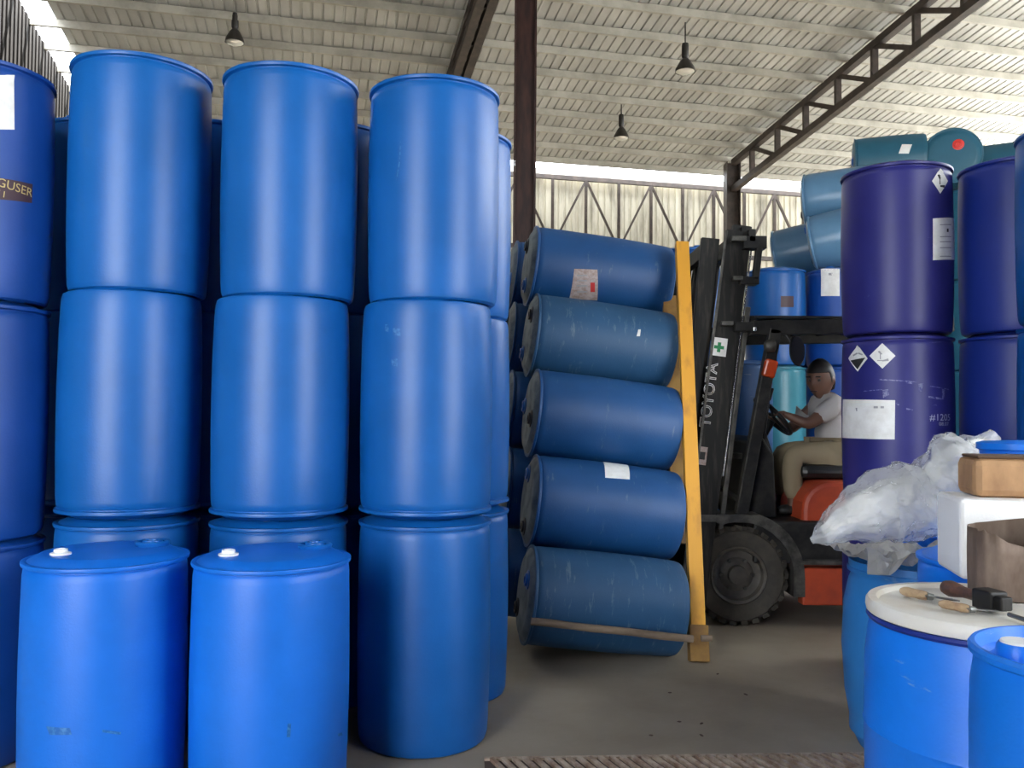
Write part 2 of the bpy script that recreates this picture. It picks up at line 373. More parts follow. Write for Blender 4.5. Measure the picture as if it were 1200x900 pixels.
def drum(loc, mk, label, group, rz=0.0, mat4=None, inv=False, bungs=('bungblue', 'bungblue'), sc=1.0, headmat=None):
    r = tag(empty('plastic_drum'), label, 'drum', group)
    if mat4 is None:
        mat4 = Matrix.Translation(loc) @ Matrix.Rotation(rz, 4, 'Z')
        if inv: mat4 = Matrix.Translation(loc) @ Matrix.Rotation(rz, 4, 'Z') @ Matrix.Translation((0, 0, DH)) @ Matrix.Rotation(pi, 4, 'X')
    r.matrix_world = mat4 @ Matrix.Scale(sc, 4)
    link_mesh('body', dmesh(mk), r)
    if bungs:
        for k, bk in enumerate(bungs):
            if bk:
                b = link_mesh('bung', bmesh_(bk, .024 if bk == 'bungwhite' else .037), r); b.location = ((-1) ** k * -.165, 0, DH + .0005)
    if headmat:
        MB().lathe([(0, DH + .0012), (DR * .74, DH + .0012), (DR * .80, DH - .0008), (DR * .90, DH - .0168), (DR * .935, DH - .0215)], 48).build('drum_head', M[headmat], r, True)
    return r
def local_hit(r, px, py, R=DR):
    mi = r.matrix_world.inverted(); o = mi @ CO; d = (mi.to_3x3() @ ray(px, py))
    a = d.x ** 2 + d.y ** 2; b = 2 * (o.x * d.x + o.y * d.y); c = o.x ** 2 + o.y ** 2 - R * R
    disc = max(b * b - 4 * a * c, 0); tt = (-b - sqrt(disc)) / (2 * a); p = o + d * tt
    return atan2(p.y, p.x), p.z
def patch(r, corners, m, name='paper_label', eps=.0015, n=10, prof=PROF, R=DR, label=None, pix=True):
    """corners TL,TR,BR,BL in pixels (or in theta,z): a thin curved patch on the drum wall"""
    c = [local_hit(r, *p, R) for p in corners] if pix else corners
    th0 = c[0][0]; c = [((t - th0 + pi) % (2 * pi) - pi + th0, z) for t, z in c]
    mb = MB(); vs = []
    for j in range(n + 1):
        for i in range(n + 1):
            u, v = i / n, j / n
            th = (c[0][0] * (1 - u) + c[1][0] * u) * (1 - v) + (c[3][0] * (1 - u) + c[2][0] * u) * v
            z = (c[0][1] * (1 - u) + c[1][1] * u) * (1 - v) + (c[3][1] * (1 - u) + c[2][1] * u) * v
            rr = rad_at(prof, z) + eps; vs.append((rr * cos(th), rr * sin(th), z))
    mb.add(vs, [(j * (n + 1) + i, j * (n + 1) + i + 1, (j + 1) * (n + 1) + i + 1, (j + 1) * (n + 1) + i) for j in range(n) for i in range(n)])
    o = mb.build(name, M[m], r, True)
    if label: o['label'] = label
    return o
def quad_px(r, x0, y0, x1, y1, m, **k): return patch(r, [(x0, y0), (x1, y0), (x1, y1), (x0, y1)], m, **k)
def diamond(r, cx, cy, hw, hh, m, **k): return patch(r, [(cx, cy - hh), (cx + hw, cy), (cx, cy + hh), (cx - hw, cy)], m, **k)
def text_mesh(txt, size, m, outline=0.0):
    cu = bpy.data.curves.new('txt', 'FONT'); cu.body = txt; cu.size = size; cu.align_x = 'CENTER'; cu.align_y = 'CENTER'; cu.resolution_u = 3
    if outline: cu.fill_mode = 'NONE'; cu.bevel_depth = outline; cu.bevel_resolution = 0
    o = bpy.data.objects.new('txt', cu); COL.objects.link(o); bpy.context.view_layer.update()
    me = bpy.data.meshes.new_from_object(o.evaluated_get(bpy.context.evaluated_depsgraph_get()))
    bpy.data.objects.remove(o); me.materials.clear(); me.materials.append(m); return me
def wrap_text(r, txt, px, py, size, m, name='lettering', eps=.0025, sx=1.0, rot=0.0):
    th, z = local_hit(r, px, py); me = text_mesh(txt, size, M[m])
    for v in me.vertices:
        x = (v.co.x * cos(rot) - v.co.y * sin(rot)) * sx; y = v.co.x * sin(rot) + v.co.y * cos(rot)
        rr = rad_at(PROF, z + y) + eps; a = th + x / DR; v.co = (rr * cos(a), rr * sin(a), z + y)
    return link_mesh(name, me, r)

# left wall of upright drums: columns at (x, y)
Lg = 'blue drums stacked three high on the left'
def facing(x, y): return atan2(-y, -x)
left_cols = [(-2.225, 3.50, 'royal', 'darkest blue column at the left edge'), (-1.645, 3.69, 'blue', 'first mid-blue column beside the dark left edge column'),
             (-.995, 3.69, 'blue', 'middle mid-blue column'), (-.375, 3.76, 'blue', 'mid-blue column next to the aisle')]
zf = [DH * 0, DH, DH * 2]
LD = {}
for ci, (x, y, mk, ds) in enumerate(left_cols):
    for lv in range(3):
        nm = ('bottom', 'middle', 'top')[lv]
        hh = .905 / DH if ci == 0 else 1.0
        dx = (0, 0, .022)[lv] if ci else 0
        lb = 'upright blue drum, %s of the %s' % (nm, ds)
        if ci == 0: lb = 'dark royal blue drum at left edge, %s of its stack%s' % (nm, ' with white label' if lv == 2 else '')
        elif ci == 1 and lv == 0: lb = 'bottom drum hidden behind the nearest left drum, under the first mid-blue column'
        elif ci == 2 and lv == 0: lb = 'bottom drum hidden behind the second near drum, under the middle column'
        elif ci == 3 and lv == 0: lb = 'shaded dull blue drum on the floor at the aisle corner, under two others'
        LV = ((0, .885, 1.835, 2.795), (0, .957, 1.893, 2.882), (0, .957, 1.875, 2.842), (0, .957, 1.870, 2.822))[ci]; z0, z1 = LV[lv], LV[lv + 1]; hh = (z1 - z0) / DH
        m4 = Matrix.Translation((x + dx, y, z0)) @ Matrix.Rotation(facing(x, y) + .9 + ci, 4, 'Z')
        m4 = m4 @ Matrix.Diagonal((1, 1, hh, 1))
        if lv == 1 and ci: m4 = Matrix.Translation((x + dx, y, z1)) @ Matrix.Rotation(pi, 4, 'X') @ Matrix.Rotation(ci, 4, 'Z') @ Matrix.Diagonal((1, 1, hh, 1))
        LD[ci, lv] = drum(None, mk, lb, Lg, mat4=m4, bungs=None if lv == 2 else ('bungblue', 'bungblue'))
bpy.context.view_layer.update()
r = LD[0, 2]
quad_px(r, -14, 88, 17, 152, 'paper', label='white paper label at the left edge')
patch(r, [(-12, 207), (38, 216), (37, 238), (-12, 233)], 'maroon_sticker', name='sticker', label='dark sticker with gold lettering')
wrap_text(r, 'ENGUSER', 9, 217, .048, 'gold', rot=-.10)
wrap_text(r, 'E I', 0, 227, .035, 'gold', rot=-.10)
M['bluescuff'] = mat('pale_scuff', (0.06, 0.21, 0.50), 0.5, col2=(0.001, 0.095, 0.36), scale=60, lo=.38, hi=.56)
patch(LD[3, 2], [(468.5, 166), (470, 166), (469, 190), (467.5, 190)], 'bluescuff', name='scratch', eps=.0006, n=5)
patch(LD[3, 2], [(467.5, 190), (469, 190), (465, 212), (464, 212)], 'bluescuff', name='scratch', eps=.0006, n=5)
for q in ([(459, 384), (468, 385), (469, 394), (461, 392)], [(450, 380), (454, 380), (455, 389), (451, 388)], [(458, 418), (467, 421), (465, 430), (459, 428)]):
    patch(LD[3, 1], q, 'bluescuff', name='scuff_mark', eps=.0006, n=4)
# second row behind
for (x, y, ds, lvls) in ((-2.10, 4.28, 'in the gap right of the dark left edge stack', 3), (-1.50, 4.28, 'in the gap left of the middle stack', 3), (-.91, 4.29, 'in the gap right of the middle stack', 3), (-.300, 4.36, 'behind the aisle corner stack', 3)):
    for lv in range(lvls):
        drum((x, y, DH * lv), 'blue', 'back row blue drum %s, %s one' % (ds, ('bottom', 'middle', 'top')[lv]), 'second row of stacked blue drums', rz=1.3, inv=(lv == 1))
# nearest two drums
for (px, Y, lb) in ((125.5, 3.11, 'near blue drum standing at bottom left, only one high'), (319, 3.10, 'near blue drum at bottom, right of the other single one')):
    p = at(px, 700, Y); X = p.x
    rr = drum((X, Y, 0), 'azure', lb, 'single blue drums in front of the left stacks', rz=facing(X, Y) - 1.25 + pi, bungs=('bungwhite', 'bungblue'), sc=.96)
    # moulded fitting next to the second bung
    MB().lathe([(.030, -.002), (.062, -.002), (.066, .012), (.058, .018), (.048, .012), (.046, .0), (.030, .0)], 24).build('bung_collar', M['bungblue'], rr, True, loc=(.165, 0, DH + .001))

    bpy.context.view_layer.update()
    for q in (([(54, 851), (82, 853), (84, 861), (58, 861)], [(120, 855), (142, 858), (141, 861), (120, 858)]) if px < 200 else ([(337, 848), (341, 848), (340, 864), (336, 864)], [(396, 860), (401, 858), (402, 862), (397, 863)])):
        patch(rr, q, 'bluescuff', name='scuff_mark', eps=.0006, n=5)

# lying pile on the forks
ax = Vector((cos(radians(7.5)) * cos(radians(6.5)), sin(radians(7.5)) * cos(radians(6.5)), -sin(radians(6.5)))).normalized()
def lying(center, axis, spin, mk, label, group, headmat='ends', bungs=('bungdark', 'bungblue'), L=1.0):
    z = -axis.normalized(); x = Vector((0, 0, 1)).cross(z).normalized(); y = z.cross(x)   # drum top faces the axis start
    R = Matrix((x, y, z)).transposed().to_4x4() @ Matrix.Rotation(spin, 4, 'Z')
    m4 = Matrix.Translation(Vector(center)) @ R @ Matrix.Diagonal((.975, .975, L, 1)) @ Matrix.Translation((0, 0, -DH / 2))
    return drum(None, mk, label, group, mat4=m4, headmat=headmat, bungs=bungs)
PP = [(704, 4.98, .315, 'pile2', 'lowest of the lying drums, behind the wooden pole'), (704, 5.25, .822, 'pile', 'lying blue drum with small white label, second from floor'),
      (703, 5.47, 1.352, 'pile', 'middle lying blue drum of the leaning pile'), (700, 5.74, 1.868, 'pile2', 'grey-blue lying drum, second from the top of the pile'),
      (698, 6.0, 2.372, 'pile', 'topmost lying blue drum with torn pinkish label')]
PD = []
for k, (px, Y, z, mk, lb) in enumerate(PP):
    X = at(px, 450, Y).x
    PD.append(lying((X, Y, z), ax, .7 + k * 1.1, mk, lb, 'blue drums lying in the pile on the forklift', L=(.97, .98, 1.0, 1.03, 1.07)[k]))
for k, (px, Y, z, mk, lb) in enumerate(PP):
    X = at(px, 450, Y).x - .16
    lying((X, Y + .60, z + .02), ax, 2.0 + k, 'pile', 'lying drum in the hidden rear row, %s, only its end showing' % ('lowest', 'second lowest', 'middle one', 'second highest', 'highest')[k], 'rear row of lying drums')
bpy.context.view_layer.update()
r = PD[4]
patch(r, [(673, 315), (700, 316), (700, 352), (667, 350)], 'oldpaper', label='torn pinkish label', n=8)
quad_px(r, 692, 331, 697, 342, 'red', name='label_print', eps=.003, n=3)
for yy in (322, 328, 334, 341): quad_px(r, 676, yy, 688, yy + 1.5, 'greyink', name='label_print', eps=.003, n=3)
r = PD[1]; patch(r, [(706, 540), (735, 542), (738, 562), (709, 560)], 'paper', label='small white label')
r = PD[3]; patch(r, [(748, 386), (751, 386), (750, 394), (746, 394)], 'paper', name='scrap_of_label', n=3)

# purple stacks on the right
Ng = 'navy drums stacked three high on the right'
NH = .922 / DH
ND = {}
for ci, (x, y, mk, ds) in enumerate(((2.135, 4.73, 'navy', 'navy stack beside the forklift driver'), (2.735, 4.60, 'navy2', 'blue-violet stack right of the navy one'), (2.70, 4.0, 'blue', 'brighter blue stack cut off by the right edge'))):
    for lv in range(3):
        m4 = Matrix.Translation((x, y, .922 * lv)) @ Matrix.Rotation(.4 + ci, 4, 'Z') @ Matrix.Diagonal((1, 1, NH, 1))
        ND[ci, lv] = drum(None, mk, '%s drum of the %s' % (('bottom', 'middle', 'top')[lv], ds), Ng, mat4=m4, bungs=None if lv == 2 else ('bungdark', 'bungdark'))
bpy.context.view_layer.update()
r = ND[0, 2]
diamond(r, 1102, 212, 9.5, 15, 'paper', name='hazard_diamond', label='white diamond with environment symbol')
quad_px(r, 1101.2, 205, 1102.3, 216, 'ink', name='symbol_tree', eps=.003, n=3)
patch(r, [(1099, 205), (1101, 204), (1103, 209), (1101, 210)], 'ink', name='symbol_branch', eps=.003, n=3)
patch(r, [(1102, 217), (1107.5, 217), (1107, 220), (1102, 219)], 'ink', name='symbol_fish', eps=.003, n=3)
quad_px(r, 1093, 256, 1119.5, 305, 'paper', label='pale pinkish document label')
quad_px(r, 1109, 268, 1111, 272, 'ink', name='label_print', eps=.003, n=2)
for yy in (263, 277, 283, 290, 300): quad_px(r, 1101, yy, 1114, yy + 1, 'greyink', name='label_print', eps=.003, n=3)
r = ND[0, 1]
diamond(r, 1005, 420, 11.5, 15.5, 'paper', name='hazard_diamond', label='white diamond with corrosion symbol, lower half black')
patch(r, [(996.5, 422.5), (1014, 419), (1005.2, 432.5), (1004.6, 432.5)], 'ink', name='symbol_lower_half', eps=.003, n=5)
patch(r, [(999, 416), (1004, 413), (1005, 414.5), (1000, 417.5)], 'greyink', name='symbol_vial', eps=.003, n=2)
patch(r, [(1006, 413), (1011, 415), (1010, 416.5), (1005, 414.5)], 'greyink', name='symbol_vial', eps=.003, n=2)
diamond(r, 1034, 417, 15.5, 15, 'paper', name='hazard_diamond', label='white diamond with environment symbol of tree and fish')
quad_px(r, 1031, 412, 1032.2, 421, 'greyink', name='symbol_tree', eps=.003, n=3)
patch(r, [(1028.5, 412), (1030.5, 411), (1034, 415), (1032, 415.5)], 'greyink', name='symbol_branch', eps=.003, n=2)
patch(r, [(1033, 422.5), (1041, 420), (1041.5, 423), (1034, 423.5)], 'greyink', name='symbol_fish', eps=.003, n=3)
quad_px(r, 1028, 422, 1036, 423, 'greyink', name='symbol_ground', eps=.003, n=3)
patch(r, [(988, 468), (1049, 469), (1048.5, 515), (987.5, 513)], 'paper', label='large blank white sheet', n=16)
patch(r, [(1003, 478), (1005, 478), (1005, 482), (1004, 482)], 'greyink', name='label_print', eps=.003, n=2)
for x0, x1 in ((1024, 1029), (1032, 1036)): quad_px(r, x0, 476, x1, 478.5, 'greyink', name='label_print', eps=.003, n=2)
wrap_text(r, '#1205', 1103, 489.5, .050, 'palepaint', sx=1.15)
wrap_text(r, '08.07', 1106, 497, .026, 'palepaint', sx=1.3)

for q in ([(1030, 444), (1074, 447), (1074, 448), (1030, 445.5)], [(1012, 458), (1034, 456), (1034, 457), (1012, 459)], [(1034, 457), (1041, 456), (1042, 463), (1035, 467)], [(1062, 446), (1070, 448), (1069, 450), (1062, 449)],
          [(1076, 450), (1082, 449), (1080, 459), (1077, 458)], [(1090, 452), (1112, 456), (1112, 457), (1090, 453)], [(1088, 464), (1106, 467), (1105, 469), (1088, 466)], [(1104, 456), (1108, 456), (1106, 468), (1104, 468)], [(1051, 471), (1054, 474), (1053, 476), (1050, 473)], [(1062, 478), (1070, 480), (1069, 481), (1062, 480)]):
    patch(ND[0, 1], q, 'scratch', name='scratch', eps=.0008, n=5)
# stacks behind the forklift
Kg = 'drum stacks at the back behind the forklift'
KD = {}
for ci, (x, y, mks, ds) in enumerate(((1.50, 7.35, ('pile', 'pile', 'blue'), 'back stack half hidden by the forklift mast'), (2.56, 8.3, ('cyan', 'cyan', 'blue'), 'back stack seen through the driver cab'), (3.16, 8.3, ('pile', 'royal', 'royal'), 'back stack behind the driver'))):
    for lv in range(3):
        KD[ci, lv] = drum((x, y, DH * lv), mks[lv], '%s drum of the %s' % (('bottom pale cyan' if mks[0] == 'cyan' else 'bottom', 'middle pale cyan' if mks[1] == 'cyan' else 'middle', 'top')[lv], ds), Kg, rz=ci + lv)
for lv in range(2):
    drum((2.03, 7.62, DH * lv), 'pile', '%s dusty drum of the two-high stack between mast and cab' % ('lower', 'upper')[lv], 'two-high stack behind the forklift', rz=lv)
bpy.context.view_layer.update()
quad_px(KD[2, 2], 962, 315, 984, 347, 'paper', label='white document label')
quad_px(KD[2, 2], 971, 320, 976, 323, 'greyink', name='label_print', eps=.003, n=2)
quad_px(KD[0, 2], 786, 315, 815, 336, 'paper', label='white label partly behind the yellow post')
# drum with a dark stain of label on the top of the cab stack
quad_px(KD[1, 2], 915, 347, 930, 360, 'maroon_sticker', name='sticker')
for ci, (x, y) in enumerate(((2.98, 8.92), (3.58, 8.92), (3.76, 8.3))):
    for lv in range(3):
        drum((x, y, DH * lv), 'pile', 'hidden supporting drum under the lying back drums', 'supporting stacks at the back', rz=ci)
# high block carrying the topmost lying drums
for ci, x in enumerate((4.18, 4.77, 5.36)):
    for lv in range(4):
        drum((x, 8.9, DH * lv), 'teal', 'supporting drum hidden behind the navy stacks', 'supporting stacks behind the navy drums', rz=ci)
axb = Vector((1, .10, 0))
zl = DH * 3 + DR + .06
lying((3.36, 8.20, zl), Vector((1, -.5, .18)), 1, 'silver', 'pale blue lying drum, front one on the back stacks', 'pale blue drums lying on the back stacks', headmat=None)
lying((3.22, 8.90, zl), Vector((1, -.5, .18)), 2, 'silver', 'pale blue lying drum, rear left one on the back stacks', 'pale blue drums lying on the back stacks', headmat=None)
lying((3.42, 8.56, zl + .46), Vector((1, -.5, .04)), 2, 'silver', 'pale blue lying drum on top of the other two', 'pale blue drums lying on the back stacks', headmat=None)
z4 = DH * 4 + DR
rd = lying((4.60, 8.95, z4), Vector((.42, 1, 0)), 0, 'teal', 'teal drum lying end-on with a red cap, highest on the right', 'drums lying high behind the navy stacks', headmat=None, bungs=(None, None))
b = link_mesh('bung', bmesh_('bungred', .037), rd); b.location = (.0, .0, DH + .001); b['label'] = 'round red cap'
b.location = (.055, .10, DH + .001)
rl = lying((4.30 - .36, 8.9, z4 + .02), Vector((1, -.35, 0)), 0, 'teal', 'teal lying drum with white label, left of the red-capped one', 'drums lying high behind the navy stacks', headmat=None, L=.75)
lying((5.42, 8.95, z4), Vector((1, -.5, 0)), 0, 'teal', 'dark teal lying drum right of the red-capped one', 'drums lying high behind the navy stacks', headmat=None)
bpy.context.view_layer.update()
patch(rl, [(1057, 169), (1069, 169), (1065, 180), (1053, 180)], 'paper', label='small white label', n=5)

# ------------------------------------------------------------------ yellow post and pole
foot = at(819, 762, 4.88); foot.z = 0; top = at(799, 285, 5.70)
yp = tag(empty('yellow_post', foot), 'long yellow painted post leaning along the right ends of the lying drums', 'post')
d = top - foot
MB().bar(d * .06, d, .085, .06, (0, 1, 0)).build('upright', M['yellow'], yp, bevel=.004)
MB().bar(d * .0, d * .075, .11, .085, (0, 1, 0)).build('socket', M['ochre'], yp, bevel=.006)['label'] = 'worn ochre socket at the foot'
pin = at(828, 748, 4.80) - foot
MB().tube([pin - Vector((.03, 0, 0)), pin + Vector((.03, 0, 0))], .018, 10).build('pin', M['pole'], yp, True)
a2 = at(796, 455, 5.62) - foot; b2 = at(788, 345, 5.75) - foot
MB().bar(at(800, 640, 5.3) - foot + Vector((0, .1, 0)), b2 + Vector((0, .12, 0)), .09, .05, (0, 1, 0)).build('rear_upright', M['ochre'], yp)
pa = at(622, 728, 4.655); pb = at(812, 749, 4.70)
pl = tag(empty('wooden_pole', pa), 'weathered round wooden pole across the lowest lying drum', 'pole')
mid = (pb - pa)
MB().tube([mid * k / 8 + Vector((0, 0, .0015 * sin(k * 1.7))) for k in range(9)], [.021 + .0008 * sin(k * 2.3) for k in range(9)], 14).build('shaft', M['pole'], pl, True)

# ------------------------------------------------------------------ forklift
fk = tag(empty('forklift', (1.9, 6.2, 0)), 'orange and black forklift with tilted mast facing the pile of lying drums', 'forklift')
FO = Vector((1.9, 6.2, 0))
def fb(mb, name, m, parent=fk, sm=False, bevel=0, ang=40):
    if parent is fk: mb.v = [tuple(Vector(p) - FO) for p in mb.v]
    return mb.build(name, M[m], parent, sm, ang, bevel=bevel)
def tyre(cx, cy, cz, R, W, side):
    rt = R * .60; mb = MB(); h = W / 2
    prof = [(rt, -h * .8), (R * .80, -h), (R * .93, -h * .95), (R, -h * .7), (R, h * .7), (R * .93, h * .95), (R * .80, h), (rt, h * .8)]
    Mx = Matrix.Translation(Vector((cx, cy, cz)) - FO) @ Matrix.Rotation(radians(90), 4, 'X')
    mb.lathe(prof, 48, Mx, closed=True)
    o = mb.build('tyre', M['rubber'], fk, True)
    tr = MB()
    for k in range(26):
        a = 2 * pi * k / 26
        for sd in (-1, 1):
            c = Vector((R * 1.0 * cos(a + sd * .06), R * 1.0 * sin(a + sd * .06), sd * h * .55)); Rm = Matrix.Rotation(a, 3, 'Z') @ Matrix.Rotation(sd * .5, 3, 'X')
            b_ = MB().box((0, 0, 0), (.028, .045, h * .85), Rm)
            tr.add([Mx @ (Vector(p) + c) for p in b_.v], b_.f)
    tg = tr.build('tread', M['rubber'], o); tg['kind'] = 'stuff'
    wh = MB()
    e = side * h
    wh.lathe([(rt * 1.02, e * .85), (rt * .98, e * .92), (rt * .90, e * .80), (rt * .86, e * .35), (rt * .60, e * .28), (rt * .50, e * .42), (rt * .34, e * .42), (rt * .32, e * .80), (rt * .20, e * .86), (0, e * .86)], 40, Mx)
    wr = wh.build('wheel_rim', M['rim'], fk, True)
    for k in range(6):
        a = 2 * pi * k / 6; MB().lathe([(0, 0), (.014, 0), (.014, side * .02), (0, side * .02)], 6, Mx @ Matrix.Translation((rt * .55 * cos(a), rt * .55 * sin(a), e * .36))).build('wheel_nut', M['greysteel'], wr)
for cy, sd in ((5.79, 1), (6.61, -1)): tyre(1.515, cy, .33, .315, .20, sd)
for cy, sd in ((5.82, 1), (6.58, -1)): tyre(2.98, cy, .25, .24, .16, sd)
# fenders
def fender(y0, y1):
    P = []
    cx, cz = 1.515, .33
    P += [(1.17, .735), (1.62, .735)]
    for k in range(8):
        a = radians(72 - k * 10.5); P.append((cx + .43 * cos(a), cz + .43 * sin(a)))
    P += [(1.945, .33), (1.945, .20), (1.87, .20)]
    for k in range(11):
        a = radians(-5 + k * 11.5); P.append((cx + .36 * cos(a), cz + .36 * sin(a)))
    P += [(1.36, .69), (1.17, .69)]
    return MB().prism(P, y0, y1)
fb(fender(5.67, 5.94), 'fender', 'greysteel', bevel=.006); fb(fender(6.46, 6.73), 'fender', 'greysteel', bevel=.006)
# chassis
fb(MB().box((2.27, 6.2, .55), (1.30, .98, .28)), 'chassis', 'black', bevel=.015)
fb(MB().box((1.60, 6.2, .42), (.5, .50, .40)), 'axle_housing', 'black', bevel=.02)
fb(MB().box((2.20, 5.72, .425), (.60, .10, .03)), 'step', 'greysteel', bevel=.006)
fb(MB().box((2.28, 5.73, .265), (.70, .10, .245)), 'side_panel', 'orange', bevel=.012)['label'] = 'orange lower side panel'
fb(MB().box((2.28, 6.67, .265), (.70, .10, .245)), 'side_panel', 'orange', bevel=.012)['label'] = 'orange lower side panel'
# hood, rounded
hp = []
for k in range(7):
    a = radians(180 - 15 * k); hp.append((2.16 + .19 * cos(a), .76 + .19 * sin(a)))
hp += [(2.95, .95), (2.95, .45), (1.97, .45)]
hd = fb(MB().prism(hp, 5.78, 6.62), 'engine_hood', 'orange', bevel=.03); hd['label'] = 'orange rounded engine hood under the seat'
cw = []
for k in range(7):
    a = radians(90 - 15 * k); cw.append((3.10 + .25 * cos(a), .85 + .25 * sin(a)))
cw += [(3.38, .25), (3.25, .16), (2.95, .45), (2.85, .5), (2.85, 1.1)]
fb(MB().prism(cw, 5.68, 6.72), 'counterweight', 'orange', bevel=.03)
fb(MB().box((2.29, 6.2, 1.005), (.54, .50, .10)), 'seat', 'vinyl', bevel=.04)
fb(MB().bar((2.56, 6.2, 1.02), (2.66, 6.2, 1.5), .48, .10, (0, 1, 0)), 'seat_back', 'vinyl', bevel=.03)
# cowl and floor
fb(MB().prism([(1.56, .69), (1.62, 1.22), (1.72, 1.25), (1.80, 1.12), (1.82, .69)], 5.86, 6.54), 'dashboard', 'black', bevel=.015)
fb(MB().tube([(1.74, 6.2, 1.1), (1.87, 6.15, 1.36)], .03, 10), 'steering_column', 'black', sm=True)
sw = MB(); N = Vector((.75, -.12, .7)).normalized(); U = Vector((0, 1, 0)); V = N.cross(U).normalized(); c0 = Vector((1.875, 6.13, 1.39))
ring = [c0 + (U * cos(2 * pi * k / 24) + V * sin(2 * pi * k / 24)) * .17 for k in range(25)]
sw.tube(ring, .016, 8)
for k in range(3):
    a = 2 * pi * k / 3 + .5; sw.tube([c0, c0 + (U * cos(a) + V * sin(a)) * .165], .011, 6)
fb(sw, 'steering_wheel', 'vinyl', sm=True)
for yy, hh in ((6.34, .16), (6.40, .14), (6.46, .15)):
    fb(MB().tube([(1.80, yy, 1.15), (1.86, yy, 1.15 + hh)], .009, 6), 'lever', 'chrome', sm=True)
# overhead guard
for yy in (5.76, 6.64):
    p0 = at(868, 604, 5.76); p1 = at(908, 385, 5.76)
    fb(MB().bar((p0.x, yy, p0.z), (p1.x, yy, p1.z), .085, .06, (0, 1, 0)), 'front_pillar', 'black', bevel=.008)
    fb(MB().bar((p0.x - .035, yy - .032, p0.z + .02), (p1.x - .035, yy - .032, p1.z), .008, .008, (0, 1, 0)), 'pillar_highlight', 'greysteel')  # thin grey strip standing in for the highlight along the pillar
    fb(MB().bar((2.80, yy, .95), (2.88, yy, 1.98), .08, .06, (0, 1, 0)), 'rear_pillar', 'black', bevel=.008)
    fb(MB().bar((1.60, yy, 1.985), (2.98, yy, 2.02), .06, .10), 'guard_side_rail', 'black', bevel=.01)
for k in range(8):
    x = 1.60 + k * .195; fb(MB().bar((x, 5.76, 2.02 + k * .004), (x, 6.64, 2.02 + k * .004), .05 if k else .11, .05 if k else .10), 'guard_bar', 'black', bevel=.006)
fb(MB().box((2.30, 6.2, 2.062), (1.32, .90, .016)), 'guard_cover', 'black')
fb(MB().lathe([(0, -.02), (.04, -.02), (.045, .02), (.03, .045), (0, .05)], 16, Matrix.Translation((1.735, 5.70, 1.86)) @ Matrix.Rotation(radians(-90), 4, 'Y')), 'headlamp', 'greysteel', sm=True)
mr = MB(); mr.lathe([(0, .02), (.045, .018), (.05, 0), (.045, -.018), (0, -.02)], 24, Matrix.Translation(at(934, 411, 5.72)) @ Matrix.Rotation(radians(80), 4, 'X') @ Matrix.Rotation(radians(0), 4, 'Z') @ Matrix.Diagonal((1.05, 2.1, 1, 1)))
fb(mr, 'mirror', 'mirror', sm=True)
fb(MB().tube([at(930, 405, 5.73), at(918, 388, 5.76)], .008, 6), 'mirror_arm', 'black', sm=True)
al = at(902, 432, 5.70)
fb(MB().box(al, (.085, .06, .12), Matrix.Rotation(.25, 3, 'Y')), 'turn_lamp', 'amber', bevel=.015)['label'] = 'orange-red lamp on the front pillar'
# mast: near and far channel rails, leaning back
mt0 = Vector((1.20, 0, .10)); mt1 = Vector((1.515, 0, 2.63))
def mrail(y, name, w_, h_, m, off=0, z0=0, z1=1.0):
    a = mt0.lerp(mt1, z0) + Vector((off, y, 0)); b_ = mt0.lerp(mt1, z1) + Vector((off, y, 0))
    return fb(MB().bar(a, b_, h_, w_, (1, 0, 0)), name, m, bevel=.004)
for y in (5.70, 6.62):
    mrail(y, 'mast_rail', .17, .05, 'mastblack')
    mrail(y - .03 if y < 6 else y + .03, 'rail_edge', .018, .012, 'greysteel', off=-.088)
    mrail(y + (.06 if y < 6 else -.06), 'inner_mast_rail', .12, .05, 'mastblack', off=.03, z0=.05, z1=1.02)
    mrail(y + .02, 'lift_chain', .012, .012, 'chrome', off=.105, z0=.35, z1=.97)
    mrail(y + .03, 'lift_cylinder', .03, .03, 'greysteel', off=.135, z0=.03, z1=.80)
for z0 in (.03, .45, .99):
    a = mt0.lerp(mt1, z0) + Vector((.06, 5.70, 0)); b_ = mt0.lerp(mt1, z0) + Vector((.06, 6.62, 0)); fb(MB().bar(a, b_, .07, .12), 'mast_crossbar', 'mastblack', bevel=.006)
# brackets on the mast
def bx_px(x0, y0, x1, y1, Y, dy, name, m, rot=0.0):
    a = at(x0, y0, Y); b_ = at(x1, y1, Y); c = (a + b_) / 2; c.y = Y + dy / 2
    return fb(MB().box(c, (abs(b_.x - a.x), dy, abs(b_.z - a.z)), Matrix.Rotation(rot, 3, 'Y')), name, m, bevel=.004)
for (x0, y0, x1, y1, m_) in ((872, 276, 899, 291, 'black'), (878, 268, 886, 283, 'black'), (868, 324, 890, 333, 'black'), (862, 377, 884, 388, 'black')):
    bx_px(x0, y0, x1, y1, 5.62, .10, 'mast_bracket', m_)
bx_px(885, 288, 892, 328, 5.62, .05, 'bracket_link', 'black', .12)
for (x0, y0, x1, y1) in ((858, 276, 875, 282), (859, 323, 871, 328), (846, 376, 860, 381)):
    bx_px(x0, y0, x1, y1, 5.60, .06, 'bracket_pad', 'greysteel')
bx_px(883, 383, 887, 388, 5.60, .03, 'glint_block', 'chrome')  # small bright block standing in for a white glint by the bracket
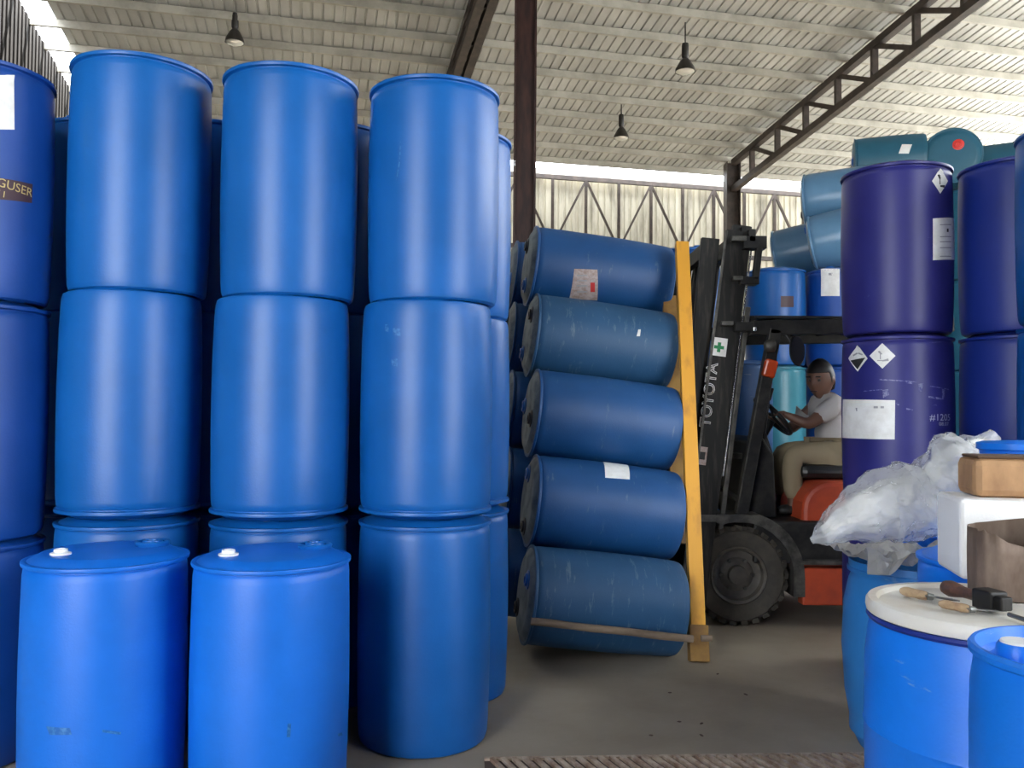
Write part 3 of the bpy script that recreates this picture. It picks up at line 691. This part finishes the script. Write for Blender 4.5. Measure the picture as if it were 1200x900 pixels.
# carriage, backrest plate and forks
pa_ = at(833, 279, 5.72); pb_ = at(801, 610, 5.72)
c0_ = Vector((pb_.x, 5.74, pb_.z)); c1_ = Vector((pa_.x, 5.74, pa_.z))
bp_ = fb(MB().bar(c0_, c1_, .05, .12, (1, 0, 0)), 'backrest_side', 'mastblack', bevel=.004)
c0f, c1f = c0_ + Vector((0, .86, 0)), c1_ + Vector((0, .86, 0)); fb(MB().bar(c0f, c1f, .05, .12, (1, 0, 0)), 'backrest_side', 'mastblack', bevel=.004)
for k in range(3):
    q = (.02, .28, .97)[k]; fb(MB().bar(c0_.lerp(c1_, q), c0f.lerp(c1f, q), .05, .10), 'carriage_bar', 'mastblack', bevel=.004)
for yy in (5.93, 6.42):
    fb(MB().box((1.10, yy, .34), (.045, .12, .62), Matrix.Rotation(radians(6), 3, 'Y')).add(MB().box((.60, yy, .085), (1.0, .12, .035), Matrix.Rotation(radians(2), 3, 'Y')).v, [(3, 2, 1, 0), (4, 5, 6, 7), (0, 1, 5, 4), (1, 2, 6, 5), (2, 3, 7, 6), (3, 0, 4, 7)]), 'fork', 'black')
# cross pieces visible between mast and cab
bx_px(850, 531, 877, 538, 5.95, .05, 'tilt_cylinder', 'greysteel')
fb(MB().tube([at(842, 570, 5.9), at(872, 590, 5.9)], .02, 8), 'hose', 'greysteel', sm=True)
for k, (xa, ya, xb, yb) in enumerate(((872, 592, 900, 585), (900, 470, 880, 560), (893, 500, 905, 560), (905, 455, 890, 480))):
    fb(MB().tube([at(xa, ya, 5.9), at((xa + xb) / 2 + 4, (ya + yb) / 2, 5.9), at(xb, yb, 5.9)], .014, 8), 'hose', 'vinyl', sm=True)
# lettering and stickers on the near rail (face plane y)
yf = 5.70 - .0275
md = (mt1 - mt0).normalized()
def on_rail(px, py): p = at(px, py, yf); p.y = yf; return p
me = text_mesh('TOYOTA', .102, M['paper'], outline=.0024)
c = on_rail(831, 463); X_ = md; Y_ = Vector((-md.z, 0, md.x))
for v in me.vertices:
    p = c + X_ * v.co.x * 1.02 + Y_ * v.co.y * 1.0 + Vector((0, -v.co.z - .001, 0)); v.co = p - FO
tl = link_mesh('lettering', me, fk); tl['label'] = 'white outlined maker lettering running up the mast'
def stick(px, py, w_, h_, m, name, y_=.001):
    c = on_rail(px, py); mb = MB(); vs = [c + Y_ * (-sx * w_ / 2) + X_ * (sy * h_ / 2) + Vector((0, -y_, 0)) for sx, sy in ((-1, -1), (1, -1), (1, 1), (-1, 1))]
    vs += [v + Vector((0, .001, 0)) for v in vs]
    mb.add(vs, [(0, 1, 2, 3), (7, 6, 5, 4), (0, 4, 5, 1), (1, 5, 6, 2), (2, 6, 7, 3), (3, 7, 4, 0)]); return fb(mb, name, m)
stick(842.5, 406.5, .105, .122, 'paper', 'safety_sticker', .002)['label'] = 'white square sticker with a green cross'
stick(842.5, 407, .066, .022, 'green', 'green_cross', .0035); stick(842.5, 407, .022, .066, 'green', 'green_cross', .0036)
stick(822.5, 534, .065, .12, 'oldpaper', 'warning_sticker', .002); stick(823, 534, .035, .05, 'ink', 'sticker_print', .0035)

# ------------------------------------------------------------------ driver
dr = tag(empty('person', (2.27, 6.17, 0.95)), 'driver in a pale shirt and khaki trousers seated on the forklift, arm on the wheel', 'person')
DO = Vector((2.27, 6.17, .95))
def skin(name, J, E, m, sub=1, root=0, keep=False):
    me = bpy.data.meshes.new(name); me.from_pydata([Vector(p[:3]) - DO for p in J], E, []); o = bpy.data.objects.new(name, me); COL.objects.link(o)
    o.modifiers.new('skin', 'SKIN'); sv = me.skin_vertices[0].data
    for i, p in enumerate(J):
        rr = p[3]; sv[i].radius = (rr, rr) if not isinstance(rr, tuple) else rr
        sv[i].use_root = (i == root)
    o.modifiers.new('sub', 'SUBSURF').levels = sub; o.modifiers['sub'].render_levels = sub
    bpy.context.view_layer.update()
    em = bpy.data.meshes.new_from_object(o.evaluated_get(bpy.context.evaluated_depsgraph_get())); em.name = name
    bpy.data.objects.remove(o); em.materials.clear(); em.materials.append(M[m])
    for p in em.polygons: p.use_smooth = True
    return em
J = [(2.33, 6.17, 1.13, .125), (2.32, 6.17, 1.26, .115), (2.29, 6.17, 1.40, .125), (2.265, 6.165, 1.50, .085), (2.245, 6.155, 1.555, .05), (2.225, 6.14, 1.61, .05)]
E = [(0, 1), (1, 2), (2, 3), (3, 4), (4, 5)]
def hand(w, n_dir, side):
    global J, E
    base = len(J)
arms = {}
for sd in (-1, 1):
    yb = 6.17 + sd * .17
    i0 = len(J)
    if sd < 0: pts = [(2.275, yb, 1.475, .062), (2.06, 5.93, 1.33, .046), (1.955, 5.965, 1.385, .031), (1.925, 5.985, 1.40, .030)]
    else: pts = [(2.275, yb, 1.475, .062), (2.08, 6.42, 1.28, .046), (1.95, 6.33, 1.36, .031), (1.92, 6.30, 1.38, .030)]
    J += pts; E += [(3, i0), (i0, i0 + 1), (i0 + 1, i0 + 2), (i0 + 2, i0 + 3)]
    w_ = Vector(pts[3][:3])
    for f in range(4):
        k = len(J); oy = (f - 1.5) * .019; L = (.034, .04, .038, .03)[f]
        p1 = w_ + Vector((-.045, oy, .018)); p2 = p1 + Vector((-L * .8, 0, -.004)); p3 = p2 + Vector((-.006, 0, -L * .7))
        J += [(*p1, .0095), (*p2, .0085), (*p3, .0075)]; E += [(i0 + 3, k), (k, k + 1), (k + 1, k + 2)]
    k = len(J); p1 = w_ + Vector((-.015, -sd * .035, .0)); p2 = p1 + Vector((-.03, -sd * .012, -.008)); J += [(*p1, .011), (*p2, .009)]; E += [(i0 + 3, k), (k, k + 1)]
for sd in (-1, 1):
    i0 = len(J); y = 6.17 + sd * .10
    J += [(2.30, y, 1.10, .095), (1.985, 6.17 + sd * .13, 1.135, .068), (1.99, 6.17 + sd * .13, .90, .052), (1.985, 6.17 + sd * .13, .745, .038), (1.89, 6.17 + sd * .14, .715, .034)]
    E += [(0, i0), (i0, i0 + 1), (i0 + 1, i0 + 2), (i0 + 2, i0 + 3), (i0 + 3, i0 + 4)]
body = skin('body', J, E, 'skin')
# head with face, looking towards the camera and to the left
def head_mesh():
    bm = bmesh.new(); bmesh.ops.create_uvsphere(bm, u_segments=40, v_segments=28, radius=1.0)
    for v in bm.verts:
        x, y, z = v.co           # +x is the face
        sx, sy, sz = .098, .078, .122
        if z < -.1: f = 1 - .30 * min(1, (-z - .1) / .9); sy *= f; sx *= 1 - .10 * min(1, (-z - .1) / .9)
        px, py, pz = x * sx, y * sy, z * sz
        if x > 0:
            px += .026 * math.exp(-((y / .13) ** 2)) * math.exp(-(((z + .14) / .16) ** 2))      # nose
            px -= .012 * (math.exp(-(((y - .36) / .17) ** 2)) + math.exp(-(((y + .36) / .17) ** 2))) * math.exp(-(((z - .05) / .12) ** 2))   # eye sockets
            px += .006 * math.exp(-(((z - .22) / .1) ** 2)) * math.exp(-((y / .6) ** 2))       # brow
            px += .008 * math.exp(-((y / .3) ** 2)) * (math.exp(-(((z + .44) / .06) ** 2)) + math.exp(-(((z + .56) / .06) ** 2)))   # lips
            px += .010 * math.exp(-((y / .3) ** 2)) * math.exp(-(((z + .82) / .14) ** 2))      # chin
        py += (1 if y > 0 else -1) * .016 * math.exp(-(((x + .05) / .16) ** 2)) * math.exp(-(((z + .08) / .22) ** 2)) * (abs(y) > .5)    # ears
        v.co = (px, py, pz)
    return bm
hm = head_mesh(); HA = atan2(-.72, -.70)
HM = Matrix.Translation(Vector((2.205, 6.10, 1.655)) - DO) @ Matrix.Rotation(HA, 4, 'Z') @ Matrix.Rotation(radians(8), 4, 'Y') @ Matrix.Scale(1.16, 4)
hm.transform(HM)
tmp = bpy.data.meshes.new('h'); hm.to_mesh(tmp); hm.free()
bm = bmesh.new(); bm.from_mesh(body); bm.from_mesh(tmp); bm.to_mesh(body); bm.free()
for p in body.polygons: p.use_smooth = True
link_mesh('body', body, dr)
hb = bmesh.new(); bmesh.ops.create_uvsphere(hb, u_segments=32, v_segments=24, radius=1.0)
for v in hb.verts:
    x, y, z = v.co
    lo = .30 if x > .35 else (-.15 if x > -.2 else -.55)
    if z < lo: z = lo; f = .86
    else: f = 1.0
    k = 1.07 + .02 * noise.noise(Vector((x, y, z)) * 6)
    v.co = (x * .098 * k * f - .004, y * .078 * k * f, z * .122 * k)
hb.transform(HM); hme = bpy.data.meshes.new('hair'); hb.to_mesh(hme); hb.free(); hme.materials.append(M['hair']); smooth(hme); link_mesh('hair', hme, dr)
for sd in (-1, 1):
    MB().lathe([(0, .011), (.008, .008), (.011, 0), (.008, -.008), (0, -.011)], 12, HM @ Matrix.Translation((.079, sd * .029, .004))).build('eye', M['eye'], dr, True)
    MB().box((0, 0, 0), (.010, .034, .007)).build('eyebrow', M['hair'], dr).matrix_local = HM @ Matrix.Translation((.092, sd * .029, .026))
MB().box((0, 0, 0), (.006, .042, .006)).build('mouth', M['maroon_sticker'], dr).matrix_local = HM @ Matrix.Translation((.098, 0, -.062))
# shirt, trousers, shoes
Js = [(2.335, 6.17, 1.07, .150), (2.325, 6.17, 1.22, .140), (2.295, 6.17, 1.39, .145), (2.27, 6.165, 1.485, .105), (2.25, 6.158, 1.545, .062)]
Es = [(0, 1), (1, 2), (2, 3), (3, 4)]
for sd in (-1, 1):
    i0 = len(Js); e = Vector((2.06, 5.93, 1.33)) if sd < 0 else Vector((2.08, 6.42, 1.28)); sh = Vector((2.275, 6.17 + sd * .175, 1.475))
    Js += [(*sh, .082), (*sh.lerp(e, .40), .073), (*sh.lerp(e, .72), .068)]; Es += [(3, i0), (i0, i0 + 1), (i0 + 1, i0 + 2)]
link_mesh('shirt', skin('shirt', Js, Es, 'shirt'), dr)
MB().tube([Vector((2.25, 6.158, 1.535)) - DO + Vector((.066 * cos(a), .066 * sin(a), .012 * cos(a))) for a in [2 * pi * k / 16 for k in range(17)]], .013, 6).build('collar', M['shirt'], dr, True)
Jt = [(2.33, 6.17, 1.12, .14)]; Et = []
for sd in (-1, 1):
    i0 = len(Jt); yk = 6.17 + sd * .13
    Jt += [(2.27, 6.17 + sd * .10, 1.105, .112), (2.10, 6.17 + sd * .12, 1.125, .098), (1.985, yk, 1.125, .088), (1.985, yk, .95, .078), (1.99, yk, .80, .062)]
    Et += [(0, i0)] + [(i0 + q, i0 + q + 1) for q in range(4)]
link_mesh('trousers', skin('trousers', Jt, Et, 'trouser'), dr)
for sd in (-1, 1):
    yk = 6.17 + sd * .135
    link_mesh('shoe', skin('shoe', [(2.01, yk, .735, .042), (1.94, yk, .732, .045), (1.86, yk, .722, .036)], [(0, 1), (1, 2)], 'shoe'), dr)

# ------------------------------------------------------------------ foreground right
def lathe_thing(name, loc, prof, m, label, cat, group=None, n=64):
    r = tag(empty(name, loc), label, cat, group); MB().lathe(prof, n).build('body', M[m], r, True, 35); return r
LX, LY = 1.218, 2.20; H = .90
R = .292
lb = lathe_thing('open_head_barrel', (LX, LY, 0), [(0, .01), (R * .88, .01), (R * .95, 0), (R * .985, .04), (R * .99, .25), (R * 1.0, .60), (R * 1.01, .608), (R * 1.0, .618), (R * .99, .78), (R * .96, .85), (R * .935, .885), (R * .935, .90), (0, .90)], 'bright', 'bright blue barrel with a cream white lid, nearest on the right', 'barrel')
ld = MB().lathe([(R * .88, .905), (R * .96, .892), (R * .975, .895), (R * .982, .905), (R * .978, .920), (R * .96, .927), (R * .89, .927), (R * .865, .915), (R * .5, .914), (0, .913)], 64).build('lid', M['lid'], lb, True, 35)
MB().lathe([(R * .93, .874), (R * .965, .876), (R * .978, .883), (R * .965, .890), (R * .93, .890)], 64, closed=True).build('locking_ring', M['navy2'], lb, True)
lz = .916
# small-headed barrel at the corner
fx, fy, fr = 1.12, 1.66, .210
cb = lathe_thing('tight_head_barrel', (fx, fy, 0), [(0, .01), (fr * .9, .01), (fr * .96, 0), (fr * .99, .03), (fr, .3), (fr, .79), (fr * .985, .88), (fr * .96, .915), (fr * .95, .932), (fr * 1.0, .938), (fr * 1.005, .948), (fr * .98, .955), (fr * .94, .955), (fr * .90, .930), (fr * .82, .925), (fr * .72, .935), (0, .940)], 'bright', 'bright blue closed barrel in the bottom right corner with capped top', 'barrel')
MB().lathe([(.0, .925), (.040, .925), (.038, .965), (.034, .972), (0, .972)], 32).build('cap', M['bright'], cb, True, 35, loc=(-.140, .0, 0))
MB().lathe([(0, .972), (.032, .972), (.030, .976), (0, .977)], 32).build('cap_disc', M['bungwhite'], cb, True, 35, loc=(-.140, .0, 0))['label'] = 'white disc on the cap'
MB().lathe([(0, .915), (.032, .915), (.032, .934), (0, .936)], 24).build('bung', M['bungdark'], cb, True, 35, loc=(.10, .05, .01))
MB().lathe([(0, .915), (.018, .915), (.018, .924), (0, .926)], 16).build('rim_patch', M['bungwhite'], cb, True, 35, loc=(-.178, -.02, .0145))
# bulging barrel behind
gx, gy = 1.735, 3.66; gr = .305
gb = lathe_thing('bulging_barrel', (gx, gy, 0), [(0, .01), (gr * .72, .01), (gr * .78, 0), (gr * .86, .05), (gr * .96, .22), (gr, .42), (gr * .97, .60), (gr * .90, .70), (gr * .87, .72), (gr * .87, .735), (gr * .92, .738), (gr * .925, .752), (gr * .90, .757), (gr * .90, .785), (gr * .87, .785), (gr * .86, .70), (gr * .90, .50), (gr * .9, .06), (0, .06)], 'bright', 'pale scuffed blue barrel with bulging sides, open top covered in film', 'barrel')
gb.children[0].data.materials[0] = scuffed('faded_blue_plastic', (0.02, 0.17, 0.46), 0.5, (0.3, 0.42, 0.55), 0.60)
def crumple_sheet(name, loc, w_, d_, amp, m, label, cat, seed, curl=.0, n=34):
    r = tag(empty(name, loc), label, cat); mb = MB(); vs = []
    for j in range(n + 1):
        for i in range(n + 1):
            u, v = i / n - .5, j / n - .5; q = Vector((u * 5 + seed, v * 5, seed))
            e = max(abs(u), abs(v)) * 2
            x = u * w_ * (1 + .15 * noise.noise(q * .7)); y = v * d_ * (1 + .15 * noise.noise(q * .7 + Vector((9, 0, 0))))
            z = amp * (.5 + noise.noise(q) + .45 * abs(noise.noise(q * 2.3))) + curl * max(0, e - .55)
            vs.append((x, y, max(z, .001)))
    mb.add(vs, [(j * (n + 1) + i, j * (n + 1) + i + 1, (j + 1) * (n + 1) + i + 1, (j + 1) * (n + 1) + i) for j in range(n) for i in range(n)])
    o = mb.build('film', M[m], r); sol = o.modifiers.new('s', 'SOLIDIFY'); sol.thickness = .001
    return r
crumple_sheet('plastic_film', (gx - .03, gy - .05, .787), .60, .56, .075, 'film', 'grey crumpled plastic film covering the bulging barrel', 'plastic film', 3.1, curl=-.02)
# two more drums behind the foam box
d5 = drum((1.725, 2.98, 0), 'bright', 'saturated blue drum behind the white-lidded barrel', None, rz=.5)
d6 = drum(None, 'bright', 'blue drum half hidden under the plastic bag', None, mat4=Matrix.Translation((2.20, 4.14, 0)) @ Matrix.Diagonal((1, 1, .87 / DH, 1)))
# foam box
YAW = radians(-12)
fz0, fz1 = .932, 1.165
RV = Vector((cos(YAW), sin(YAW), 0)); BV = Vector((-sin(YAW), cos(YAW), 0))
c_ = at(1125, 640, 2.50); c_.z = fz0
fbx = tag(empty('foam_box', c_ + RV * .24 + BV * .12, (0, 0, YAW)), 'white foam box standing on the back of the white-lidded barrel', 'box')
MB().box((0, 0, 0), (.48, .25, fz1 - fz0)).build('box_body', M['foam'], fbx, bevel=.012, loc=(0, 0, (fz1 - fz0) / 2))
# wooden block
c_ = at(1143, 560, 2.53); c_.z = fz1
wb = tag(empty('wooden_block', c_ + RV * .18 + BV * .10, (0, 0, YAW)), 'tan wooden block with darkened top lying on the foam box', 'wooden block')
MB().box((0, 0, .058), (.36, .18, .116)).build('block_body', M['wood'], wb, bevel=.022)
MB().box((0, 0, .1195), (.335, .155, .009)).build('burnt_top', M['char'], wb, bevel=.004)
# blue pail behind
pp = at(1190, 520, 2.98)
pail = lathe_thing('blue_pail', (pp.x + .02, 2.99, .937), [(0, 0), (.10, 0), (.105, .01), (.125, .35), (.135, .355), (.135, .375), (.12, .38), (.04, .385), (0, .385)], 'bright', 'bright blue lidded pail behind the wooden block', 'pail', n=40)
# rusty tin standing on the lid
tx = at(1145, 690, 2.30); tz = .932
tin = tag(empty('rusty_tin', (tx.x + .125, 2.345, .917), (0, 0, radians(-12))), 'rusty cut-open metal tin standing on the white lid', 'tin')
pts = []
n = 40
outer = []
for k in range(n):
    a = 2 * pi * k / n
    ex = 4.0; cx_ = abs(cos(a)) ** (2 / ex) * (1 if cos(a) > 0 else -1); sy_ = abs(sin(a)) ** (2 / ex) * (1 if sin(a) > 0 else -1)
    outer.append((cx_ * .105, sy_ * .085))
mb = MB(); vs = []
for z in (0, .06, .12, None):
    for k, (x, y) in enumerate(outer):
        zz = z if z is not None else .182 + (-.050 * min(1, max(0, (x + .095) / .12)) + .004 * sin(k * 1.9) if y < 0 else .014 * (x / .105 + 1))
        wv = 1 + .02 * sin(k * 2.1) + (.015 * sin(k * 5) if z else 0)
        vs.append((x * wv, y * wv, zz))
fs = [(j * n + k, j * n + (k + 1) % n, (j + 1) * n + (k + 1) % n, (j + 1) * n + k) for j in range(3) for k in range(n)]
mb.add(vs, fs + [tuple(range(n))])
o = mb.build('tin_wall', M['rust'], tin, True, 50); sl = o.modifiers.new('s', 'SOLIDIFY'); sl.thickness = .004
MB().box((.060, -.0875, .066), (.050, .008, .122)).build('dented_rib', M['tape'], tin, bevel=.002)
MB().bar((.026, -.088, .0), (.026, -.089, .132), .008, .008).build('seam', M['rust'], tin)
# knives and hammer on the lid
def lid_pt(px, py, z=.918): d_ = ray(px, py); return CO + d_ * ((z - CO.z) / d_.z)
def knife(pa, pb, pc, hr, br, mh, label, grp=None, bladeh=.02):
    a, b_, c_ = lid_pt(*pa, .918 + hr), lid_pt(*pb, .918 + hr), lid_pt(*pc, .918 + br)
    r = tag(empty('knife', (a.x, a.y, .918)), label, 'knife', grp); o_ = r.location
    mb = MB(); pts = [a.lerp(b_, k / 8) - o_ for k in range(9)]; rs_ = [hr * q for q in (.55, .9, 1, .95, .88, .9, .95, .9, .7)]
    mb.tube(pts, rs_, 14); mb.build('handle', M[mh], r, True)
    d_ = (c_ - b_); L = d_.length; dn = d_.normalized(); sdv = Vector((-dn.y, dn.x, 0)).normalized()
    p = [b_ - dn * .01 + sdv * bladeh * .5, b_ + d_ * .8 + sdv * bladeh * .5, c_, b_ + d_ * .75 - sdv * bladeh * .5, b_ - dn * .01 - sdv * bladeh * .5]
    vs = [q - o_ for q in p] + [q - o_ + Vector((0, 0, .003)) for q in p]; m_ = len(p)
    MB().add(vs, [tuple(range(m_)), tuple(reversed(range(m_, 2 * m_)))] + [(i, (i + 1) % m_, (i + 1) % m_ + m_, i + m_) for i in range(m_)]).build('blade', M['steel'], r)
    bol = b_ - o_
    MB().tube([bol - dn * .004, bol + dn * .012], [hr * .75, hr * .6], 12).build('bolster', M['tape'], r, True)
    return r
knife((1056, 692), (1088, 699), (1125, 705), .0135, .004, 'handle', 'knife with tan wooden handle, left one on the white lid')
knife((1101, 707), (1137, 714), (1180, 717), .012, .004, 'handle', 'knife with pale worn handle and long thin blade, front one on lid', bladeh=.016)
ha, hb_, hc_ = lid_pt(1108, 688, .945), lid_pt(1150, 700, .945), lid_pt(1176, 704, .945)
hm_ = tag(empty('hammer', (ha.x, ha.y, .918)), 'dark-handled hammer with a square black head behind the knives', 'hammer'); ho = hm_.location
MB().tube([ha.lerp(hb_, k / 6) - ho for k in range(7)], [.018, .022, .019, .015, .014, .014, .014], 14).build('handle', M['darkhandle'], hm_, True)
dn = (hb_ - ha).normalized()
MB().bar(hb_ - ho - dn * .005, hb_ - ho + dn * .06, .052, .05).build('head', M['black'], hm_, bevel=.005)
MB().bar(hb_ - ho + dn * .055, hb_ - ho + dn * .085, .034, .034).build('head_collar', M['mastblack'], hm_, bevel=.004)
MB().tube([hb_ - ho + dn * .06 + Vector((0, -.04, -.02)), hb_ - ho + dn * .13 + Vector((0, -.045, -.022))], .006, 8).build('claw', M['steel'], hm_, True)

# clear plastic bag
sp = [(951, 634, 3.30, .012), (966, 626, 3.30, .045), (985, 613, 3.32, .075), (1010, 601, 3.34, .110), (1037, 592, 3.36, .145), (1062, 590, 3.36, .155), (1082, 585, 3.36, .140), (1095, 572, 3.36, .118), (1106, 562, 3.34, .135), (1122, 552, 3.32, .150), (1138, 540, 3.32, .130), (1148, 528, 3.32, .085), (1156, 519, 3.32, .045), (1166, 510, 3.32, .030)]
cen = [at(a, b_, c_) for a, b_, c_, d_ in sp]
bg_ = tag(empty('plastic_bag', cen[5]), 'big crumpled bag of clear plastic leaning over the blue barrels', 'plastic bag'); oo = bg_.location
mb = MB(); vs = []; n = 90; m_ = 120
for j in range(m_ + 1):
    f_ = j / m_ * (len(sp) - 1); i = min(int(f_), len(sp) - 2); u = f_ - i; u2 = u * u * (3 - 2 * u)
    c_ = cen[i].lerp(cen[i + 1], u); rr = sp[i][3] * (1 - u2) + sp[i + 1][3] * u2
    d_ = (cen[min(i + 1, len(sp) - 1)] - cen[max(i - 0, 0)]).normalized(); x = Vector((0, 1, 0)); x = (x - d_ * x.dot(d_)).normalized(); y = d_.cross(x)
    for k in range(n):
        a = 2 * pi * k / n; q = Vector((cos(a) * 1.6, sin(a) * 1.6, f_ * .9))
        ds = 1.06 + .20 * noise.noise(q) - .10 * abs(noise.noise(q * 2.4)) - .09 * abs(noise.noise(q * 4.1 + Vector((5, 2, 1)))) - .06 * abs(noise.noise(q * 9 + Vector((1, 2, 1))))
        vs.append(c_ + (x * cos(a) * .9 + y * sin(a)) * rr * ds - oo)
fs = [(j * n + k, j * n + (k + 1) % n, (j + 1) * n + (k + 1) % n, (j + 1) * n + k) for j in range(m_) for k in range(n)]
mb.add(vs, fs + [tuple(range(n)), tuple(range(m_ * n, m_ * n + n))])
mb.build('bag_film', M['plastic'], bg_, True, 60)
# crumpled film stuffed inside
mb = MB(); vs = []
for j in range(m_ + 1):
    f_ = 1.2 + j / m_ * (len(sp) - 3.2); i = min(int(f_), len(sp) - 2); u = f_ - i
    c_ = cen[i].lerp(cen[i + 1], u); rr = (sp[i][3] * (1 - u) + sp[i + 1][3] * u) * .74
    d_ = (cen[i + 1] - cen[i]).normalized(); x = Vector((0, 1, 0)); x = (x - d_ * x.dot(d_)).normalized(); y = d_.cross(x)
    for k in range(n):
        a = 2 * pi * k / n; q = Vector((cos(a) * 2, sin(a) * 2, f_ * 1.3 + 7))
        ds = .93 + .20 * noise.noise(q * 1.2) - .22 * abs(noise.noise(q * 3)) - .12 * abs(noise.noise(q * 7)); vs.append(c_ + (x * cos(a) * .9 + y * sin(a)) * rr * ds - oo)
mb.add(vs, fs + [tuple(range(n)), tuple(range(m_ * n, m_ * n + n))])
M['stuffing'] = mat('stuffed_film', (0.88, 0.87, 0.82), 0.3, col2=(0.40, 0.40, 0.40), scale=9, bump=.5, bscale=24)
mb.build('stuffed_film', M['stuffing'], bg_, True, 60)

# ------------------------------------------------------------------ floor grate at the front
g0 = at(430, 896, 3.42); g0.z = 0; g1 = at(1006, 885, 3.52); g1.z = 0
g0 = Vector((-.10, 3.49, 0)); g1 = Vector((1.62, 3.58, 0)); gd = (g1 - g0).normalized(); gn = Vector((gd.y, -gd.x, 0))
gr_ = tag(empty('drain_grate', g0), 'strip of rusty drain grating with slanted bars along the bottom edge', 'grate')
L = (g1 - g0).length; wdt = .30
gM = Matrix.Rotation(atan2(gd.y, gd.x), 3, 'Z')
MB().box(gd * L / 2 + gn * wdt / 2 + Vector((0, 0, .0005)), (L, wdt, .003), gM).build('drain_bed', M['pit'], gr_)
MB().box(gd * L / 2 + Vector((0, 0, .006)), (L, .018, .012), gM).build('frame_edge', M['grate'], gr_)
MB().box(gd * L / 2 + gn * wdt + Vector((0, 0, .006)), (L, .018, .012), gM).build('frame_edge', M['grate'], gr_)
barm = MB().bar(gn * .0 + Vector((-.05, 0, .009)) + gn * .008, gn * (wdt - .008) + Vector((.06, 0, .009)), .018, .014).mesh('bar', M['grate'])
k = .08
while k < L - .08:
    o = link_mesh('bar', barm, gr_); o.location = gd * k; k += .044
# loose chips on the floor
for k, (px, py) in enumerate(((785, 812), (841, 790), (874, 814), (796, 846), (822, 848), (822, 862), (763, 862), (840, 790))[:7]):
    p = lid_pt(px, py, 0); 
    o = MB().lathe([(0, 0), (.016, 0), (.02, .003), (.01, .007), (0, .008)], 7, Matrix.Diagonal((1.0 + .25 * (k % 3), .6, 1, 1))).build('floor_chip', M['pit'], None, loc=(p.x, p.y, 0))
    o.scale = (.55, .55, .55)
    o.rotation_euler = (0, 0, k); tag(o, 'small dark chip of dirt on the concrete aisle floor', 'debris', 'dark chips on the aisle floor')
